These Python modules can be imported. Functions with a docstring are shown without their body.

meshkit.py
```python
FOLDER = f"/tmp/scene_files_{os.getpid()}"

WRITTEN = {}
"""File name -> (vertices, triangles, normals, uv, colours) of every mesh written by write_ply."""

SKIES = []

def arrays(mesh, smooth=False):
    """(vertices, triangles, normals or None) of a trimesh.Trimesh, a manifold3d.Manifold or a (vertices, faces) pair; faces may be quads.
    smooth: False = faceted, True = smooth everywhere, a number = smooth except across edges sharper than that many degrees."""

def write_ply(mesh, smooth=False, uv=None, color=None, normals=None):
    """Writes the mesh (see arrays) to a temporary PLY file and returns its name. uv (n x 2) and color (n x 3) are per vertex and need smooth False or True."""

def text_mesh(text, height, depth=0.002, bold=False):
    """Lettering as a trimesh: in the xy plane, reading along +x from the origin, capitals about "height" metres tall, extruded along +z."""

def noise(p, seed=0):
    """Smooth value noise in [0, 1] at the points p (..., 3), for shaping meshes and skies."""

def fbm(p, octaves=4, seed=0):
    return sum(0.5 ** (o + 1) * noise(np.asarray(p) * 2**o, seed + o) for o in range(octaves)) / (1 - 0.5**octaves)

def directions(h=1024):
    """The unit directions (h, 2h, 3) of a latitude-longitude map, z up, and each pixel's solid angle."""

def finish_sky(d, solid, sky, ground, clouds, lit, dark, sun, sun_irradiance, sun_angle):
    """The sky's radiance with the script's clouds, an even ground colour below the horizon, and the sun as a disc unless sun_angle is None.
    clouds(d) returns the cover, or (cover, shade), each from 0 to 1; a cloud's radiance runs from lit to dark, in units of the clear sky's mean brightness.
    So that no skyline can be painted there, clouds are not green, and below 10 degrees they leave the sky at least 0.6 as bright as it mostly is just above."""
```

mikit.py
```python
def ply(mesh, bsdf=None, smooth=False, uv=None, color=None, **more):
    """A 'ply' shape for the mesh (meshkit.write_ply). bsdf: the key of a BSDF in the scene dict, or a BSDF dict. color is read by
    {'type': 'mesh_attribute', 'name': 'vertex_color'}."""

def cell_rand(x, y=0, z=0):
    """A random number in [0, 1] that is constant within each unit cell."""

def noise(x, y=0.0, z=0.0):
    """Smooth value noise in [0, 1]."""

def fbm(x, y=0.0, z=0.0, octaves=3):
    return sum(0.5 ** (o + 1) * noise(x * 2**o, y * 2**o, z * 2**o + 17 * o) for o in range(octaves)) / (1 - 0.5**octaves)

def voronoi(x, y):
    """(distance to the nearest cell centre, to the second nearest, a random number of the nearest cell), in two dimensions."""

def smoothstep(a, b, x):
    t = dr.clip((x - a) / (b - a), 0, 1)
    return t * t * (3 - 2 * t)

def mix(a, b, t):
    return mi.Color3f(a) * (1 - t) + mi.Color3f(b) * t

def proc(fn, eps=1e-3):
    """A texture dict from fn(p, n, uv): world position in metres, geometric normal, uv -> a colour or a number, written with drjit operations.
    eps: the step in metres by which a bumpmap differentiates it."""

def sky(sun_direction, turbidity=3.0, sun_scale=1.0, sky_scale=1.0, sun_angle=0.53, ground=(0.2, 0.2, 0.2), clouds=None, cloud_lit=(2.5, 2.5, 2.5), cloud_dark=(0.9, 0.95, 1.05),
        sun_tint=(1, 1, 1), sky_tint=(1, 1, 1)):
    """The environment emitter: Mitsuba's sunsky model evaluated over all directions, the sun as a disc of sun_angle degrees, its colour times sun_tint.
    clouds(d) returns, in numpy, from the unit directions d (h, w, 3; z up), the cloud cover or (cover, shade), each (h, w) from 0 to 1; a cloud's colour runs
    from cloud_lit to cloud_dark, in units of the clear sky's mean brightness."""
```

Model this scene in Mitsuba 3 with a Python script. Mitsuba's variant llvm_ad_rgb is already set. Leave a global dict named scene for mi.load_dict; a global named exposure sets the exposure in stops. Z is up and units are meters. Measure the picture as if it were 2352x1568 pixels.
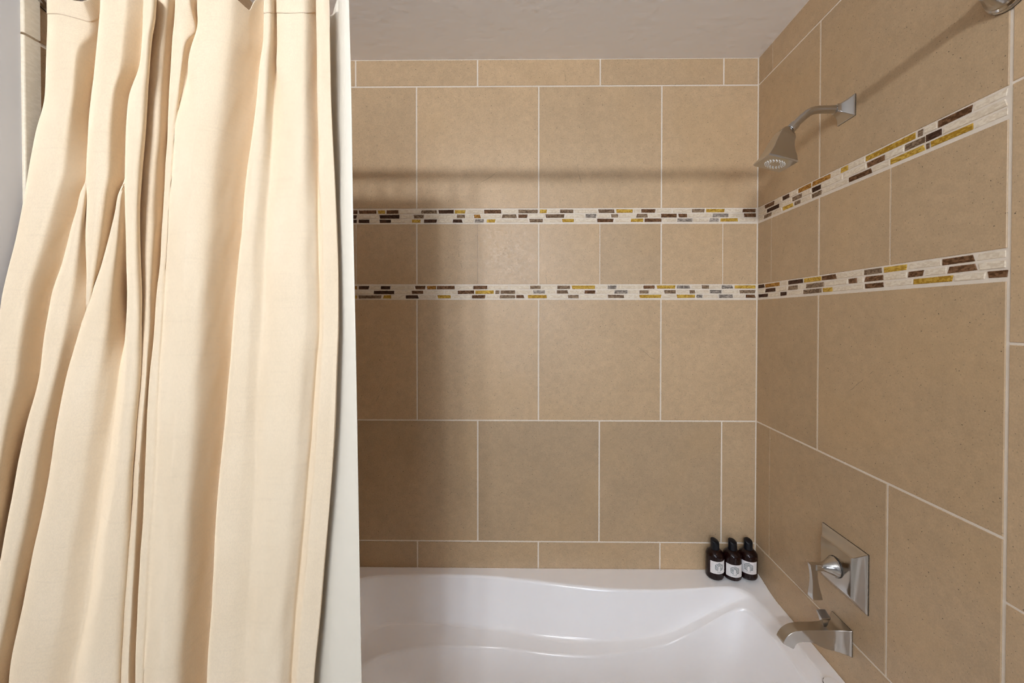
# A tiled bathtub alcove with a cream shower curtain.  x: along the back wall (right wall at x = 0), y: depth (back wall at y = 0,
# camera at negative y), z: up from the floor, in metres.
import math
import numpy as np
import trimesh
import mitsuba as mi
import drjit as dr
import mikit, meshkit
from mikit import proc, noise, fbm, voronoi, cell_rand, smoothstep, mix
from scipy.interpolate import PchipInterpolator
from scipy.ndimage import gaussian_filter1d

T = mi.ScalarTransform4f
rng = np.random.default_rng(7)
scene, labels = {"type": "scene"}, {}

# ------------------------------------------------------------------ camera, light, exposure
EYE = 1.474                                   # camera height; CX its distance left of the right wall, DB from the back wall
CX, DB = 0.8313, 1.469
YAW, PITCH, ROLL = -0.0105, 0.0105, 0.0009
fwd = np.array([math.sin(YAW) * math.cos(PITCH), math.cos(YAW) * math.cos(PITCH), -math.sin(PITCH)])
rgt = np.array([math.cos(YAW), -math.sin(YAW), 0.0])
upv = np.cross(rgt, fwd)
upv = upv * math.cos(ROLL) - rgt * math.sin(ROLL)
eye = np.array([-CX, -DB, EYE])
scene["camera"] = {"type": "perspective", "fov": math.degrees(2 * math.atan(1176 / 894.57)), "fov_axis": "x", "near_clip": 0.02, "far_clip": 50.0,
                   "principal_point_offset_x": -0.01875, "principal_point_offset_y": 0.0306,
                   "to_world": T().look_at(origin=eye.tolist(), target=(eye + fwd).tolist(), up=upv.tolist())}
LAMP = (194.0, 202.0, 213.0)                  # radiance of the three small reflector bulbs of the spot bar behind the camera
DAYLIGHT = (4.9, 5.7, 6.8)                    # radiance of the frosted, daylit window in the wall behind the camera
exposure = 0.98

# ------------------------------------------------------------------ helpers
def key_for(name):
    if name not in scene and not any(k.startswith(name + "__") for k in scene):
        return name
    i = 1
    while f"{name}_{i:03d}" in scene or any(k.startswith(f"{name}_{i:03d}__") for k in scene):
        i += 1
    return f"{name}_{i:03d}"


counters = {}


def put(name, mesh, bsdf, parent=None, smooth=False, uv=None, **more):
    """One entry of the scene; a part's key starts with its holder's key and two underscores."""
    full = f"{parent}__{name}" if parent else name
    n = counters.get(full, 0)
    counters[full] = n + 1
    key = full if n == 0 else f"{full}_{n:03d}"
    scene[key] = mikit.ply(mesh, bsdf, smooth, uv, **more)
    return key


def tag(key, label=None, category=None, group=None, kind=None):
    e = labels.setdefault(key, {})
    for k, v in (("label", label), ("category", category), ("group", group), ("kind", kind)):
        if v:
            e[k] = v


def mesh(v, f):
    f = np.asarray(f)
    if f.shape[1] == 4:
        f = np.vstack([f[:, [0, 1, 2]], f[:, [0, 2, 3]]])
    return trimesh.Trimesh(np.asarray(v, float), f, process=False)


def box(lo, hi):
    lo, hi = np.minimum(lo, hi), np.maximum(lo, hi)
    b = trimesh.creation.box(extents=hi - lo)
    b.apply_translation((np.asarray(lo) + np.asarray(hi)) / 2)
    return b


def join(*ms):
    return trimesh.util.concatenate(list(ms))


def grid(P, closed_u=False):
    """Faces over an array of points (rows, columns, 3)."""
    r, c = P.shape[:2]
    i, j = np.meshgrid(np.arange(r - 1), np.arange(c if closed_u else c - 1), indexing="ij")
    j2 = (j + 1) % c
    q = np.stack([i * c + j, i * c + j2, (i + 1) * c + j2, (i + 1) * c + j], -1).reshape(-1, 4)
    return P.reshape(-1, 3), q


def loft(rings, cap0=True, cap1=True):
    """Closed rings of points (n rings, m points, 3) joined into one closed surface."""
    R = np.asarray(rings, float)
    v, q = grid(R, True)
    f = np.vstack([q[:, [0, 1, 2]], q[:, [0, 2, 3]]])
    n, m = R.shape[:2]
    extra = []
    for on, k in ((cap0, 0), (cap1, n - 1)):
        if on:
            c = len(v)
            v = np.vstack([v, R[k].mean(0)])
            a = np.arange(m) + k * m
            b = (np.arange(m) + 1) % m + k * m
            extra.append(np.stack([np.full(m, c), b, a] if k == 0 else [np.full(m, c), a, b], 1))
    f = np.vstack([f, *extra])
    me = trimesh.Trimesh(v, f, process=False)
    if me.volume < 0:
        me.invert()
    return me


def lathe(profile, segments=64, axis_point=(0, 0, 0), axis="z"):
    """A profile of (radius, height) turned about an axis."""
    a = np.arange(segments) * 2 * math.pi / segments
    rings = [np.stack([r * np.cos(a), r * np.sin(a), np.full(segments, h)], 1) for r, h in profile]
    me = loft(rings)
    if axis == "-x":                        # heights grow out of the right wall, towards -x
        me.apply_transform(np.array([[0, 0, -1, 0], [1, 0, 0, 0], [0, -1, 0, 0], [0, 0, 0, 1.0]]))
    if axis == "x":
        me.apply_transform(np.array([[0, 0, 1, 0], [1, 0, 0, 0], [0, 1, 0, 0], [0, 0, 0, 1.0]]))
    if me.volume < 0:
        me.invert()
    me.apply_translation(axis_point)
    return me


def tube(points, radius, sides=24, ref=None):
    P = np.asarray(points, float)
    t = np.gradient(P, axis=0)
    t /= np.linalg.norm(t, axis=1, keepdims=True)
    ref = np.array(ref or ([0, 1.0, 0] if abs(t[0][1]) < 0.8 else [0, 0, 1.0]), float)
    a = np.arange(sides) * 2 * math.pi / sides
    r = np.broadcast_to(radius, (len(P),))
    rings = []
    for k in range(len(P)):
        u = np.cross(ref, t[k])
        u /= np.linalg.norm(u)
        w = np.cross(t[k], u)
        rings.append(P[k] + r[k] * (np.cos(a)[:, None] * u + np.sin(a)[:, None] * w))
    return loft(rings)


def rounded_square(half_u, half_v, radius, n=4):
    """Outline (m, 2) of a rectangle with rounded corners."""
    pts = []
    for cx, cy, a0 in ((1, 1, 0), (-1, 1, 90), (-1, -1, 180), (1, -1, 270)):
        for k in range(n + 1):
            a = math.radians(a0 + 90 * k / n)
            pts.append((cx * (half_u - radius) + radius * math.cos(a), cy * (half_v - radius) + radius * math.sin(a)))
    return np.array(pts)


def smooth_path(pts, n=40):
    P = np.asarray(pts, float)
    s = np.r_[0, np.cumsum(np.linalg.norm(np.diff(P, axis=0), axis=1))]
    return PchipInterpolator(s, P)(np.linspace(0, s[-1], n))


# ------------------------------------------------------------------ materials
def rgb(*c):
    return {"type": "rgb", "value": [float(x) for x in c]}


def stone(p, n, uv):
    """Tan limestone-look porcelain: soft clouds, fine grain, sparse small dark pits and a rare hairline. uv.x carries the piece's number."""
    a = p.x + p.y
    b = p.z
    one = dr.floor((uv.x + 2.0) / 4.0)
    lx = uv.x - 4.0 * one
    batch = dr.floor((uv.y + 4.0) / 8.0)          # tone step of the tile: own colour, plus shade painted into the right wall, 0 (darkest) to 10
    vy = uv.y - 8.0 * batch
    tone = cell_rand(one, 3, 1)
    hue = cell_rand(one, 5, 2)
    cloud = fbm(a * 9 + one * 3.1, b * 9, p.y * 5, 3)
    mott = fbm(a * 60 + one, b * 60, 2.0, 3)
    grain = noise(a * 420, b * 420, p.y * 300)
    c = mix((0.540, 0.382, 0.228), (0.505, 0.362, 0.222), hue)
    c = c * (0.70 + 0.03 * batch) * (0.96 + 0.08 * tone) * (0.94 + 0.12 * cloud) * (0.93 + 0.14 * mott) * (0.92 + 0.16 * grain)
    c = mix(c, mi.Color3f(0.545, 0.365, 0.19), 0.22 * smoothstep(0.5, 0.8, fbm(a * 5 + 7 * one, b * 5, 9.0, 2)))
    f1, f2, w = voronoi(a * 75 + one, b * 75)
    pit = (1 - smoothstep(0.03, 0.075, f1)) * smoothstep(0.55, 0.6, w)
    g1, g2, v = voronoi(a * 26 + 5 * one, b * 28)
    pit2 = (1 - smoothstep(0.02, 0.045, g1 + 0.02 * noise(a * 900, b * 900, 3.0))) * smoothstep(0.62, 0.66, v)
    ang = 0.5 + 2.2 * cell_rand(one, 9, 4)
    ca, sa = dr.cos(ang), dr.sin(ang)
    along = lx * ca + vy * sa + 0.3 * (cell_rand(one, 8, 8) - 0.5)
    across = -lx * sa + vy * ca + 0.25 * (cell_rand(one, 2, 6) - 0.5) + 0.010 * (fbm(along * 30, one, 2.0, 3) - 0.5)
    vein = (1 - smoothstep(0.0003, 0.0011, dr.abs(across))) * (1 - smoothstep(0.03, 0.07, dr.abs(along))) * smoothstep(0.3, 0.7, noise(along * 120, one, 1.0))
    vein = dr.select(cell_rand(one, 4, 4) > 0.55, vein, 0.0)
    return c * (1 - 0.55 * pit) * (1 - 0.85 * pit2) * (1 - 0.38 * vein)


def stone_rough(p, n, uv):
    return 0.36 + 0.16 * noise((p.x + p.y) * 300, p.z * 300, 1.0)


def stone_relief(p, n, uv):
    a, b = p.x + p.y, p.z
    return 0.8 * noise(a * 620, b * 620, p.y * 150) + 0.2 * fbm(a * 120, b * 120, 1.0, 2)


def grout_tex(p, n, uv):
    a = p.x + p.y
    g = fbm(a * 90, p.z * 90, p.y * 40, 3)
    return mix((0.72, 0.64, 0.535), (0.80, 0.72, 0.615), g)


def chip_tex(dark, light, streak=1.0):
    def fn(p, n, uv):
        a = p.x + p.y
        one = dr.floor((uv.x + 2.0) / 4.0)
        g = fbm(a * 190 + one * 2.3, p.z * 330, one, 3)
        s = noise(a * 330, p.z * 500, one)
        t = cell_rand(one, 1, 7)
        m = dr.clip(smoothstep(0.3, 0.72, g) * 0.8 + (t - 0.5) * 0.35 + 0.25 * streak * (s - 0.5), 0, 1)
        return mix(dark, light, m)
    return fn


def paint_relief(p, n, uv):
    return fbm(p.x * 55 + p.z * 13, p.y * 55 + p.z * 41, p.z * 20, 3)


def weave(p, n, uv):
    """Coarse plain weave with slub threads, relief for the bump map; uv in metres along and down the cloth."""
    u, v = uv.x, uv.y
    k = 2 * math.pi / 0.0021
    slub = smoothstep(0.72, 0.9, noise(u * 22, v * 480, 1.0)) + 0.6 * smoothstep(0.75, 0.9, noise(u * 420, v * 14, 4.0))
    knot = noise(u / 0.0011, v / 0.0021, 5.0)
    wob = 0.6 * noise(u * 60, v * 300, 3.0)
    return 0.50 * (0.5 + 0.5 * dr.sin(k * u + wob) * dr.sin(k * v + wob * 2)) + 0.25 * knot + 0.14 * slub + 0.24 * fbm(u * 130, v * 130, 0.0, 2)


def cloth_tex(p, n, uv):
    u, v = uv.x, uv.y
    k = 2 * math.pi / 0.0021
    th = 0.5 + 0.5 * dr.sin(k * u) * dr.sin(k * v)
    slub = smoothstep(0.74, 0.92, noise(u * 22, v * 480, 1.0))
    knot = cell_rand(dr.floor(u / 0.00105), dr.floor(v / 0.0021), 5)
    f = fbm(u * 30, v * 9, 2.0, 3)
    c = mix((0.690, 0.552, 0.388), (0.742, 0.612, 0.450), f)
    return c * (0.885 + 0.12 * th + 0.06 * knot) * (1 - 0.03 * slub)


def brushed(p, n, uv):
    return 0.09 + 0.06 * noise(p.x * 90 + p.y * 700, p.z * 60, p.y * 300)


def bump(tex, height, inner, eps=4e-4):
    return {"type": "bumpmap", "tex": proc(tex, eps), "scale": height, "bsdf": inner}


scene["m_tile"] = bump(stone_relief, 0.00010, {"type": "principled", "base_color": proc(stone), "roughness": proc(stone_rough), "specular": 0.42}, 4e-4)
scene["m_trim"] = {"type": "principled", "base_color": proc(chip_tex((0.68, 0.59, 0.45), (0.74, 0.65, 0.51), 0.1)), "roughness": 0.4, "specular": 0.3}
scene["m_grout"] = {"type": "diffuse", "reflectance": proc(grout_tex)}
CHIPS = {"K": ((0.034, 0.016, 0.009), (0.105, 0.055, 0.033)), "D": ((0.080, 0.036, 0.015), (0.240, 0.130, 0.068)), "G": ((0.125, 0.076, 0.044), (0.340, 0.245, 0.160)),
         "S": ((0.150, 0.125, 0.105), (0.480, 0.415, 0.350)), "Y": ((0.350, 0.190, 0.022), (0.640, 0.430, 0.090)), "O": ((0.250, 0.105, 0.020), (0.540, 0.290, 0.070)),
         "C": ((0.660, 0.555, 0.420), (0.820, 0.730, 0.590))}
for k, (a, b) in CHIPS.items():
    scene["m_chip_" + k] = {"type": "principled", "base_color": proc(chip_tex(a, b, 0.3 if k == "C" else 1.0)), "roughness": 0.55, "specular": 0.07}
scene["m_ceiling"] = bump(paint_relief, 0.0016, {"type": "diffuse", "reflectance": rgb(0.88, 0.86, 0.84)}, 2e-3)
scene["m_paint"] = {"type": "diffuse", "reflectance": rgb(0.58, 0.565, 0.555)}
scene["m_white"] = {"type": "principled", "base_color": rgb(0.82, 0.81, 0.79), "roughness": 0.4}
scene["m_floor"] = {"type": "diffuse", "reflectance": rgb(0.60, 0.55, 0.49)}
scene["m_tub"] = {"type": "principled", "base_color": rgb(0.945, 0.94, 0.945), "roughness": 0.16, "specular": 0.5, "clearcoat": 0.6, "clearcoat_gloss": 0.95}
scene["m_cloth"] = {"type": "twosided", "bsdf": bump(weave, 0.00040, {"type": "principled", "base_color": proc(cloth_tex), "roughness": 0.9, "specular": 0.15, "sheen": 0.3})}
scene["m_stitch"] = {"type": "diffuse", "reflectance": rgb(0.62, 0.44, 0.24)}
scene["m_liner"] = {"type": "twosided", "bsdf": {"type": "principled", "base_color": rgb(0.65, 0.59, 0.49), "roughness": 0.45, "specular": 0.4}}
scene["m_nickel"] = {"type": "principled", "base_color": rgb(0.51, 0.49, 0.465), "metallic": 1.0, "roughness": proc(brushed), "specular": 0.5}
scene["m_nozzle"] = {"type": "principled", "base_color": rgb(0.80, 0.80, 0.76), "roughness": 0.4, "specular": 0.4}
scene["m_dark"] = {"type": "principled", "base_color": rgb(0.03, 0.025, 0.02), "roughness": 0.5}
scene["m_amber"] = {"type": "principled", "base_color": rgb(0.008, 0.0015, 0.0015), "roughness": 0.06, "specular": 0.35}
scene["m_cap"] = {"type": "principled", "base_color": rgb(0.005, 0.006, 0.009), "roughness": 0.28, "specular": 0.3}
scene["m_label"] = {"type": "principled", "base_color": rgb(0.80, 0.78, 0.78), "roughness": 0.55, "specular": 0.3}
scene["m_ink"] = {"type": "diffuse", "reflectance": rgb(0.045, 0.085, 0.095)}
scene["m_ink_pale"] = {"type": "diffuse", "reflectance": rgb(0.36, 0.36, 0.36)}

# ------------------------------------------------------------------ the room
W = 1.700                                     # the alcove's length
CEIL = EYE + 0.9643
REAR, FAR_X = -3.60, 1.30
tag(put("floor", box((-W - .1, REAR - .1, -.06), (FAR_X + .1, .1, 0)), "m_floor"), "tan tiled bathroom floor in front of the white tub", "floor", kind="structure")
tag(put("ceiling", box((-W - .1, REAR - .1, CEIL), (FAR_X + .1, .1, CEIL + .08)), "m_ceiling"), "pale grey textured ceiling above the tan tiled alcove", "ceiling", kind="structure")
GR = 0.0018                                   # how far the joints lie behind the faces of the tiles
tag(put("wall_back", box((-W - .1, GR, 0), (.1, .1, CEIL)), "m_grout"), "back wall of large tan stone tiles with two mosaic bands", "wall", kind="structure")
tag(put("wall_right", box((GR, -1.0, 0), (.1, GR, CEIL)), "m_grout"), "right wall of tan tiles carrying the shower head and tub spout", "wall", kind="structure")
tag(put("wall_left", box((-W - .1, REAR, 0), (-W - GR, GR, CEIL)), "m_grout"), "left wall beside the curtain, tan tiles ending in a pale trim", "wall", kind="structure")
X0, X1, Z0, Z1 = -1.20, -.45, .95, 1.90       # the opening of the window behind the camera
tag(put("wall_rear", join(box((-W - .1, REAR - .1, 0), (X0, REAR, CEIL)), box((X1, REAR - .1, 0), (FAR_X + .1, REAR, CEIL)), box((X0, REAR - .1, 0), (X1, REAR, Z0)), box((X0, REAR - .1, Z1), (X1, REAR, CEIL))), "m_paint"),
    "painted bathroom wall behind the camera", "wall", kind="structure")
fr = [box((X0, REAR - .09, Z0), (X0 + .045, REAR - .03, Z1)), box((X1 - .045, REAR - .09, Z0), (X1, REAR - .03, Z1)), box((X0, REAR - .09, Z0), (X1, REAR - .03, Z0 + .045)),
      box((X0, REAR - .09, Z1 - .045), (X1, REAR - .03, Z1)), box((X0, REAR - .085, (Z0 + Z1) / 2 - .02), (X1, REAR - .035, (Z0 + Z1) / 2 + .02))]
tag(put("window_1", join(*fr), "m_white"), "white framed frosted window behind the camera", "window", kind="structure")
for za, zb_ in ((Z0 + .045, (Z0 + Z1) / 2 - .02), ((Z0 + Z1) / 2 + .02, Z1 - .045)):
    put("pane", mesh([(X0 + .045, REAR - .06, za), (X1 - .045, REAR - .06, za), (X1 - .045, REAR - .06, zb_), (X0 + .045, REAR - .06, zb_)], [[0, 3, 2, 1]]), "m_label", "window_1", emitter={"type": "area", "radiance": rgb(*DAYLIGHT)})
tag(put("painted_panel", box((-W - GR, REAR, 0), (-W + .0005, -.8165, CEIL)), "m_paint", "wall_left"))
tag(put("wall_return", box((-.0005, -1.10, 0), (FAR_X + .1, -1.0, CEIL)), "m_paint"), "painted wall running right from the tiled alcove's edge", "wall", kind="structure")
tag(put("wall_far_right", box((FAR_X, REAR, 0), (FAR_X + .1, -1.10, CEIL)), "m_paint"), "painted wall far right of the alcove", "wall", kind="structure")

WALLS = {"wall_back": (lambda s, z, d: (-s, d, z)), "wall_right": (lambda s, z, d: (d, -s, z)), "wall_left": (lambda s, z, d: (-W - d, -s, z))}
piece = 0


def slab(wall, corners, proud, chamfer, bsdf, name, batch=0):
    """One tile: a quadrilateral given by its corners (s along the wall, z) with chamfered edges, standing PROUD of the tile face."""
    global piece
    piece += 1
    C = np.asarray(corners, float)
    mid = C.mean(0)
    inner = []
    for k in range(4):
        a, b, c = C[k - 1], C[k], C[(k + 1) % 4]
        d1, d2 = (a - b) / np.linalg.norm(a - b), (c - b) / np.linalg.norm(c - b)
        s = abs(d1[0] * d2[1] - d1[1] * d2[0])
        inner.append(b + (d1 + d2) * chamfer / max(s, .3))
    at = WALLS[wall]
    rings = [[at(s, z, .006) for s, z in C], [at(s, z, -proud + chamfer) for s, z in C], [at(s, z, -proud) for s, z in inner]]
    V = np.array(rings).reshape(-1, 3)
    f = []
    for r in range(2):
        for k in range(4):
            f.append([r * 4 + k, r * 4 + (k + 1) % 4, r * 4 + 4 + (k + 1) % 4, r * 4 + 4 + k])
    f.append([8, 9, 10, 11])
    me = mesh(V, f)
    if np.dot(np.cross(V[9] - V[8], V[10] - V[8]), np.array(at(0, 0, -1)) - np.array(at(0, 0, 0))) < 0:
        me.invert()
    # faceted: every triangle gets its own corners, so that the uv (metres, plus 4 per piece) is clean
    V2 = me.vertices[me.faces].reshape(-1, 3)
    me = trimesh.Trimesh(V2, np.arange(len(V2)).reshape(-1, 3), process=False)
    s_of = -(V2[:, 0] if wall == "wall_back" else V2[:, 1])
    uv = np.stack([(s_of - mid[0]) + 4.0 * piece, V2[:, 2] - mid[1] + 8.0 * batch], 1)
    return put(name, me, bsdf, wall, False, uv)


def tile(wall, s0, s1, z0, z1, proud=None, batch=9):
    p = rng.uniform(-.0003, .0003) if proud is None else proud
    slab(wall, [(s0, EYE + z0), (s1, EYE + z0), (s1, EYE + z1), (s0, EYE + z1)], p, .0009, "m_tile", "tile", batch)


M, G2, THIN = 0.4602, 0.0028, 0.0014          # tile module, half a joint, half a thin joint between cut halves
ROWS = [(.8633, .9625), (.4067, .8633), (.1211, .3485), (-.3935, .0635), (-.8542, -.3935), (-.960, -.8542)]


def courses(wall, joints, s_start, s_end, tone_steps, rows=ROWS):
    """joints: for each course the joints (distance along the wall, half width); batches: for each course the tone of its tiles from the corner on."""
    for (z0, z1), js, bt in zip(rows, joints, tone_steps):
        cuts = [(s_start, 0)] + [j for j in sorted(js) if s_start + .004 < j[0] < s_end - .004] + [(s_end, 0)]
        lo = z0 + (G2 if z0 in (.8633, -.3935, -.8542) else .0008)
        hi = z1 - (G2 if z1 in (.8633, -.3935, -.8542) else .0008)
        for k, ((a, ga), (b, gb)) in enumerate(zip(cuts, cuts[1:])):
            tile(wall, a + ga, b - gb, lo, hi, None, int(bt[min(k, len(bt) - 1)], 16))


K0 = 1.2792
full = [(K0 - k * M, G2) for k in range(-1, 4)]
offs = [(K0 + M / 2 - k * M, G2) for k in range(0, 4)]
halves = full + [(K0 + M / 2, THIN), (K0 - M / 2, .0005), (K0 - 1.5 * M, THIN), (K0 - 2.5 * M, THIN)]
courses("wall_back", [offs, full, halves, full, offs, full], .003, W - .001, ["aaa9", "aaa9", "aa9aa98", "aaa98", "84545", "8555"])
A0 = .0851
ra, rb = [(A0, THIN), (A0 + M, G2)], [(A0 + M / 2, G2)]
RIGHT_ROWS = ROWS[:5] + [(-1.0, -.8542)]
courses("wall_right", [ra, rb, [(A0, THIN), (A0 + M / 2, G2), (A0 + M, THIN)], rb, ra, []], .0025, .7715, ["566", "56", "4566", "45", "357", "56"], RIGHT_ROWS)  # low tone steps here partly paint the dimmer light on this wall
for z0, z1 in ((.871, .9625), (.4105, .866), (-.044, .4055), (-.502, -.049), (-.962, -.507), (-1.42, -.967)):
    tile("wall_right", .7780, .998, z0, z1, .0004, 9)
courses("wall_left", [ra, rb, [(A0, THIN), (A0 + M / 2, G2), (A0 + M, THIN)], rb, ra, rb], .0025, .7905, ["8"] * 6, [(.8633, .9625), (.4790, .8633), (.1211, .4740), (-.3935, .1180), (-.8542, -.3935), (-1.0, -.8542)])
a = np.linspace(0, math.pi / 2, 9)
for z0, z1 in ((.940, .9625), (.479, .936), (.018, .475), (-.443, .014), (-.904, -.447), (-1.36, -.908)):     # bullnose trim at the left wall's outer edge
    prof = [(-.006, -.7935), (.0050, -.7935)] + [(.0020 + .003 * math.cos(t), -.8135 - .003 * math.sin(t)) for t in a] + [(-.006, -.8165)]
    rings = [[(-W + x, y, EYE + z) for x, y in prof] for z in (z0, z1)]
    me = loft(rings)
    V2 = me.vertices[me.faces].reshape(-1, 3)
    piece += 1
    me2 = trimesh.Trimesh(V2, np.arange(len(V2)).reshape(-1, 3), process=False)
    put("trim_tile", me2, "m_trim", "wall_left", False, np.stack([V2[:, 1] + .8 + 4.0 * piece, V2[:, 2] - EYE - (z0 + z1) / 2 + 80.0], 1))

# mosaic chips, per wall and course: colour, start:end in mm from the corner (K dark, D brown, G grey brown, S silver grey, Y gold, O amber)
BACK = {
    "1a": "D1536:1504 D1500:1432 Y1428:1398 D1394:1348 G1265:1202 K1198:1139 Y1136:1094 D1025:959 G896:822 Y816:787 G739:688 G596:534 Y529:465 D434:380 G245:197 Y192:122 D57:6",
    "1b": "K1550:1506 K1421:1345 G1292:1252 G1128:1096 O1064:1036 G959:900 D896:860 G794:721 S643:602 G548:520 G454:409 D360:301 D296:261 S168:108 D51:6",
    "1c": "K1550:1506 K1500:1459 K1421:1377 Y1298:1264 K1252:1202 K1144:1105 S1060:1025 Y1016:981 G855:803 Y732:686 D600:537 Y474:426 D422:358 S300:242 S181:144 Y139:72",
    "2a": "O1551:1506 K1501:1460 K1417:1380 D1287:1246 O1242:1206 D1204:1135 D1066:1012 G852:811 G749:700 Y695:606 S559:525 D426:382 Y376:304 S300:248 G207:179 S132:89 Y84:5",
    "2b": "K1551:1516 K1443:1365 D1300:1255 D1125:1062 Y1058:988 G983:966 G963:906 S840:795 G751:706 D647:605 S534:484 G440:405 G348:303 G253:230 S176:132 G66:5",
    "2c": "Y1552:1506 G1502:1413 Y1409:1376 K1322:1272 Y1202:1150 D1071:1019 G966:906 D904:872 Y860:787 G710:668 G559:497 Y441:357 Y301:231 S227:203 S143:90 D42:5"}
RIGHT = {
    "1a": "D43:99 K144:179 O223:280 O284:357 Y394:419 Y474:603 G608:620 D651:715", "1b": "K56:126 G194:240 K284:320 D477:528 G578:624 K626:658",
    "1c": "G37:84 Y144:200 G204:233 G283:324 D423:494 Y543:625 G626:634 Y636:716", "2a": "K5:45 O47:132 K178:248 Y253:325 D328:383 G473:524 Y528:587 D662:722",
    "2b": "K50:108 G176:224 G262:336 D424:452 D473:527 D589:625 D672:726", "2c": "K6:65 K137:169 G251:327 Y331:369 D475:529 Y602:684 D742:774"}
BAND_Z = {"1a": (.3873, .4002), "1b": (.3695, .3826), "1c": (.3530, .3650), "2a": (.1020, .1145), "2b": (.0843, .0968), "2c": (.0675, .0795)}


def chips(wall, table, start, end):
    for course, text in table.items():
        z0, z1 = BAND_Z[course]
        items = sorted((min(map(int, t[1:].split(":"))) / 1000, max(map(int, t[1:].split(":"))) / 1000, t[0]) for t in text.split())
        out, at = [], start
        for a, b, c in items + [(end, end, None)]:
            gap = a - at
            if gap > .016:                                   # pale travertine chips fill the rest of the course
                n = max(1, round(gap / .085))
                cuts = at + np.r_[0, np.sort(rng.uniform(.35, .65, n - 1) / 1 * gap) if n == 2 else np.linspace(0, gap, n + 1)[1:-1], gap]
                out += [(x0 + .0022, x1 - .0022, "C") for x0, x1 in zip(cuts, cuts[1:])]
            if c:
                out.append((a + .0006, b - .0006, c))
                at = b
        for a, b, c in out:
            w = b - a
            sk = rng.choice([0, 0, 0, 0, .0015, -.0015, .0025, -.004], 2) * min(1, w / .03)
            j = rng.uniform(-.0005, .0005, 4)
            tilt = (lambda s: .0035 * (1 - s / 1.5)) if wall == "wall_back" else (lambda s: .0035)
            pts = [(a + max(0, sk[0]), z0 + tilt(a) + j[0]), (b - max(0, sk[1]), z0 + tilt(b) + j[1]), (b - max(0, -sk[1]), z1 + tilt(b) + j[2]), (a + max(0, -sk[0]), z1 + tilt(a) + j[3])]
            slab(wall, [(s, EYE + z) for s, z in pts], rng.uniform(-.0008, .0005), .0006, "m_chip_" + c, "mosaic_chip")


chips("wall_back", BACK, .004, 1.555)
chips("wall_right", RIGHT, .004, .772)

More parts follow.
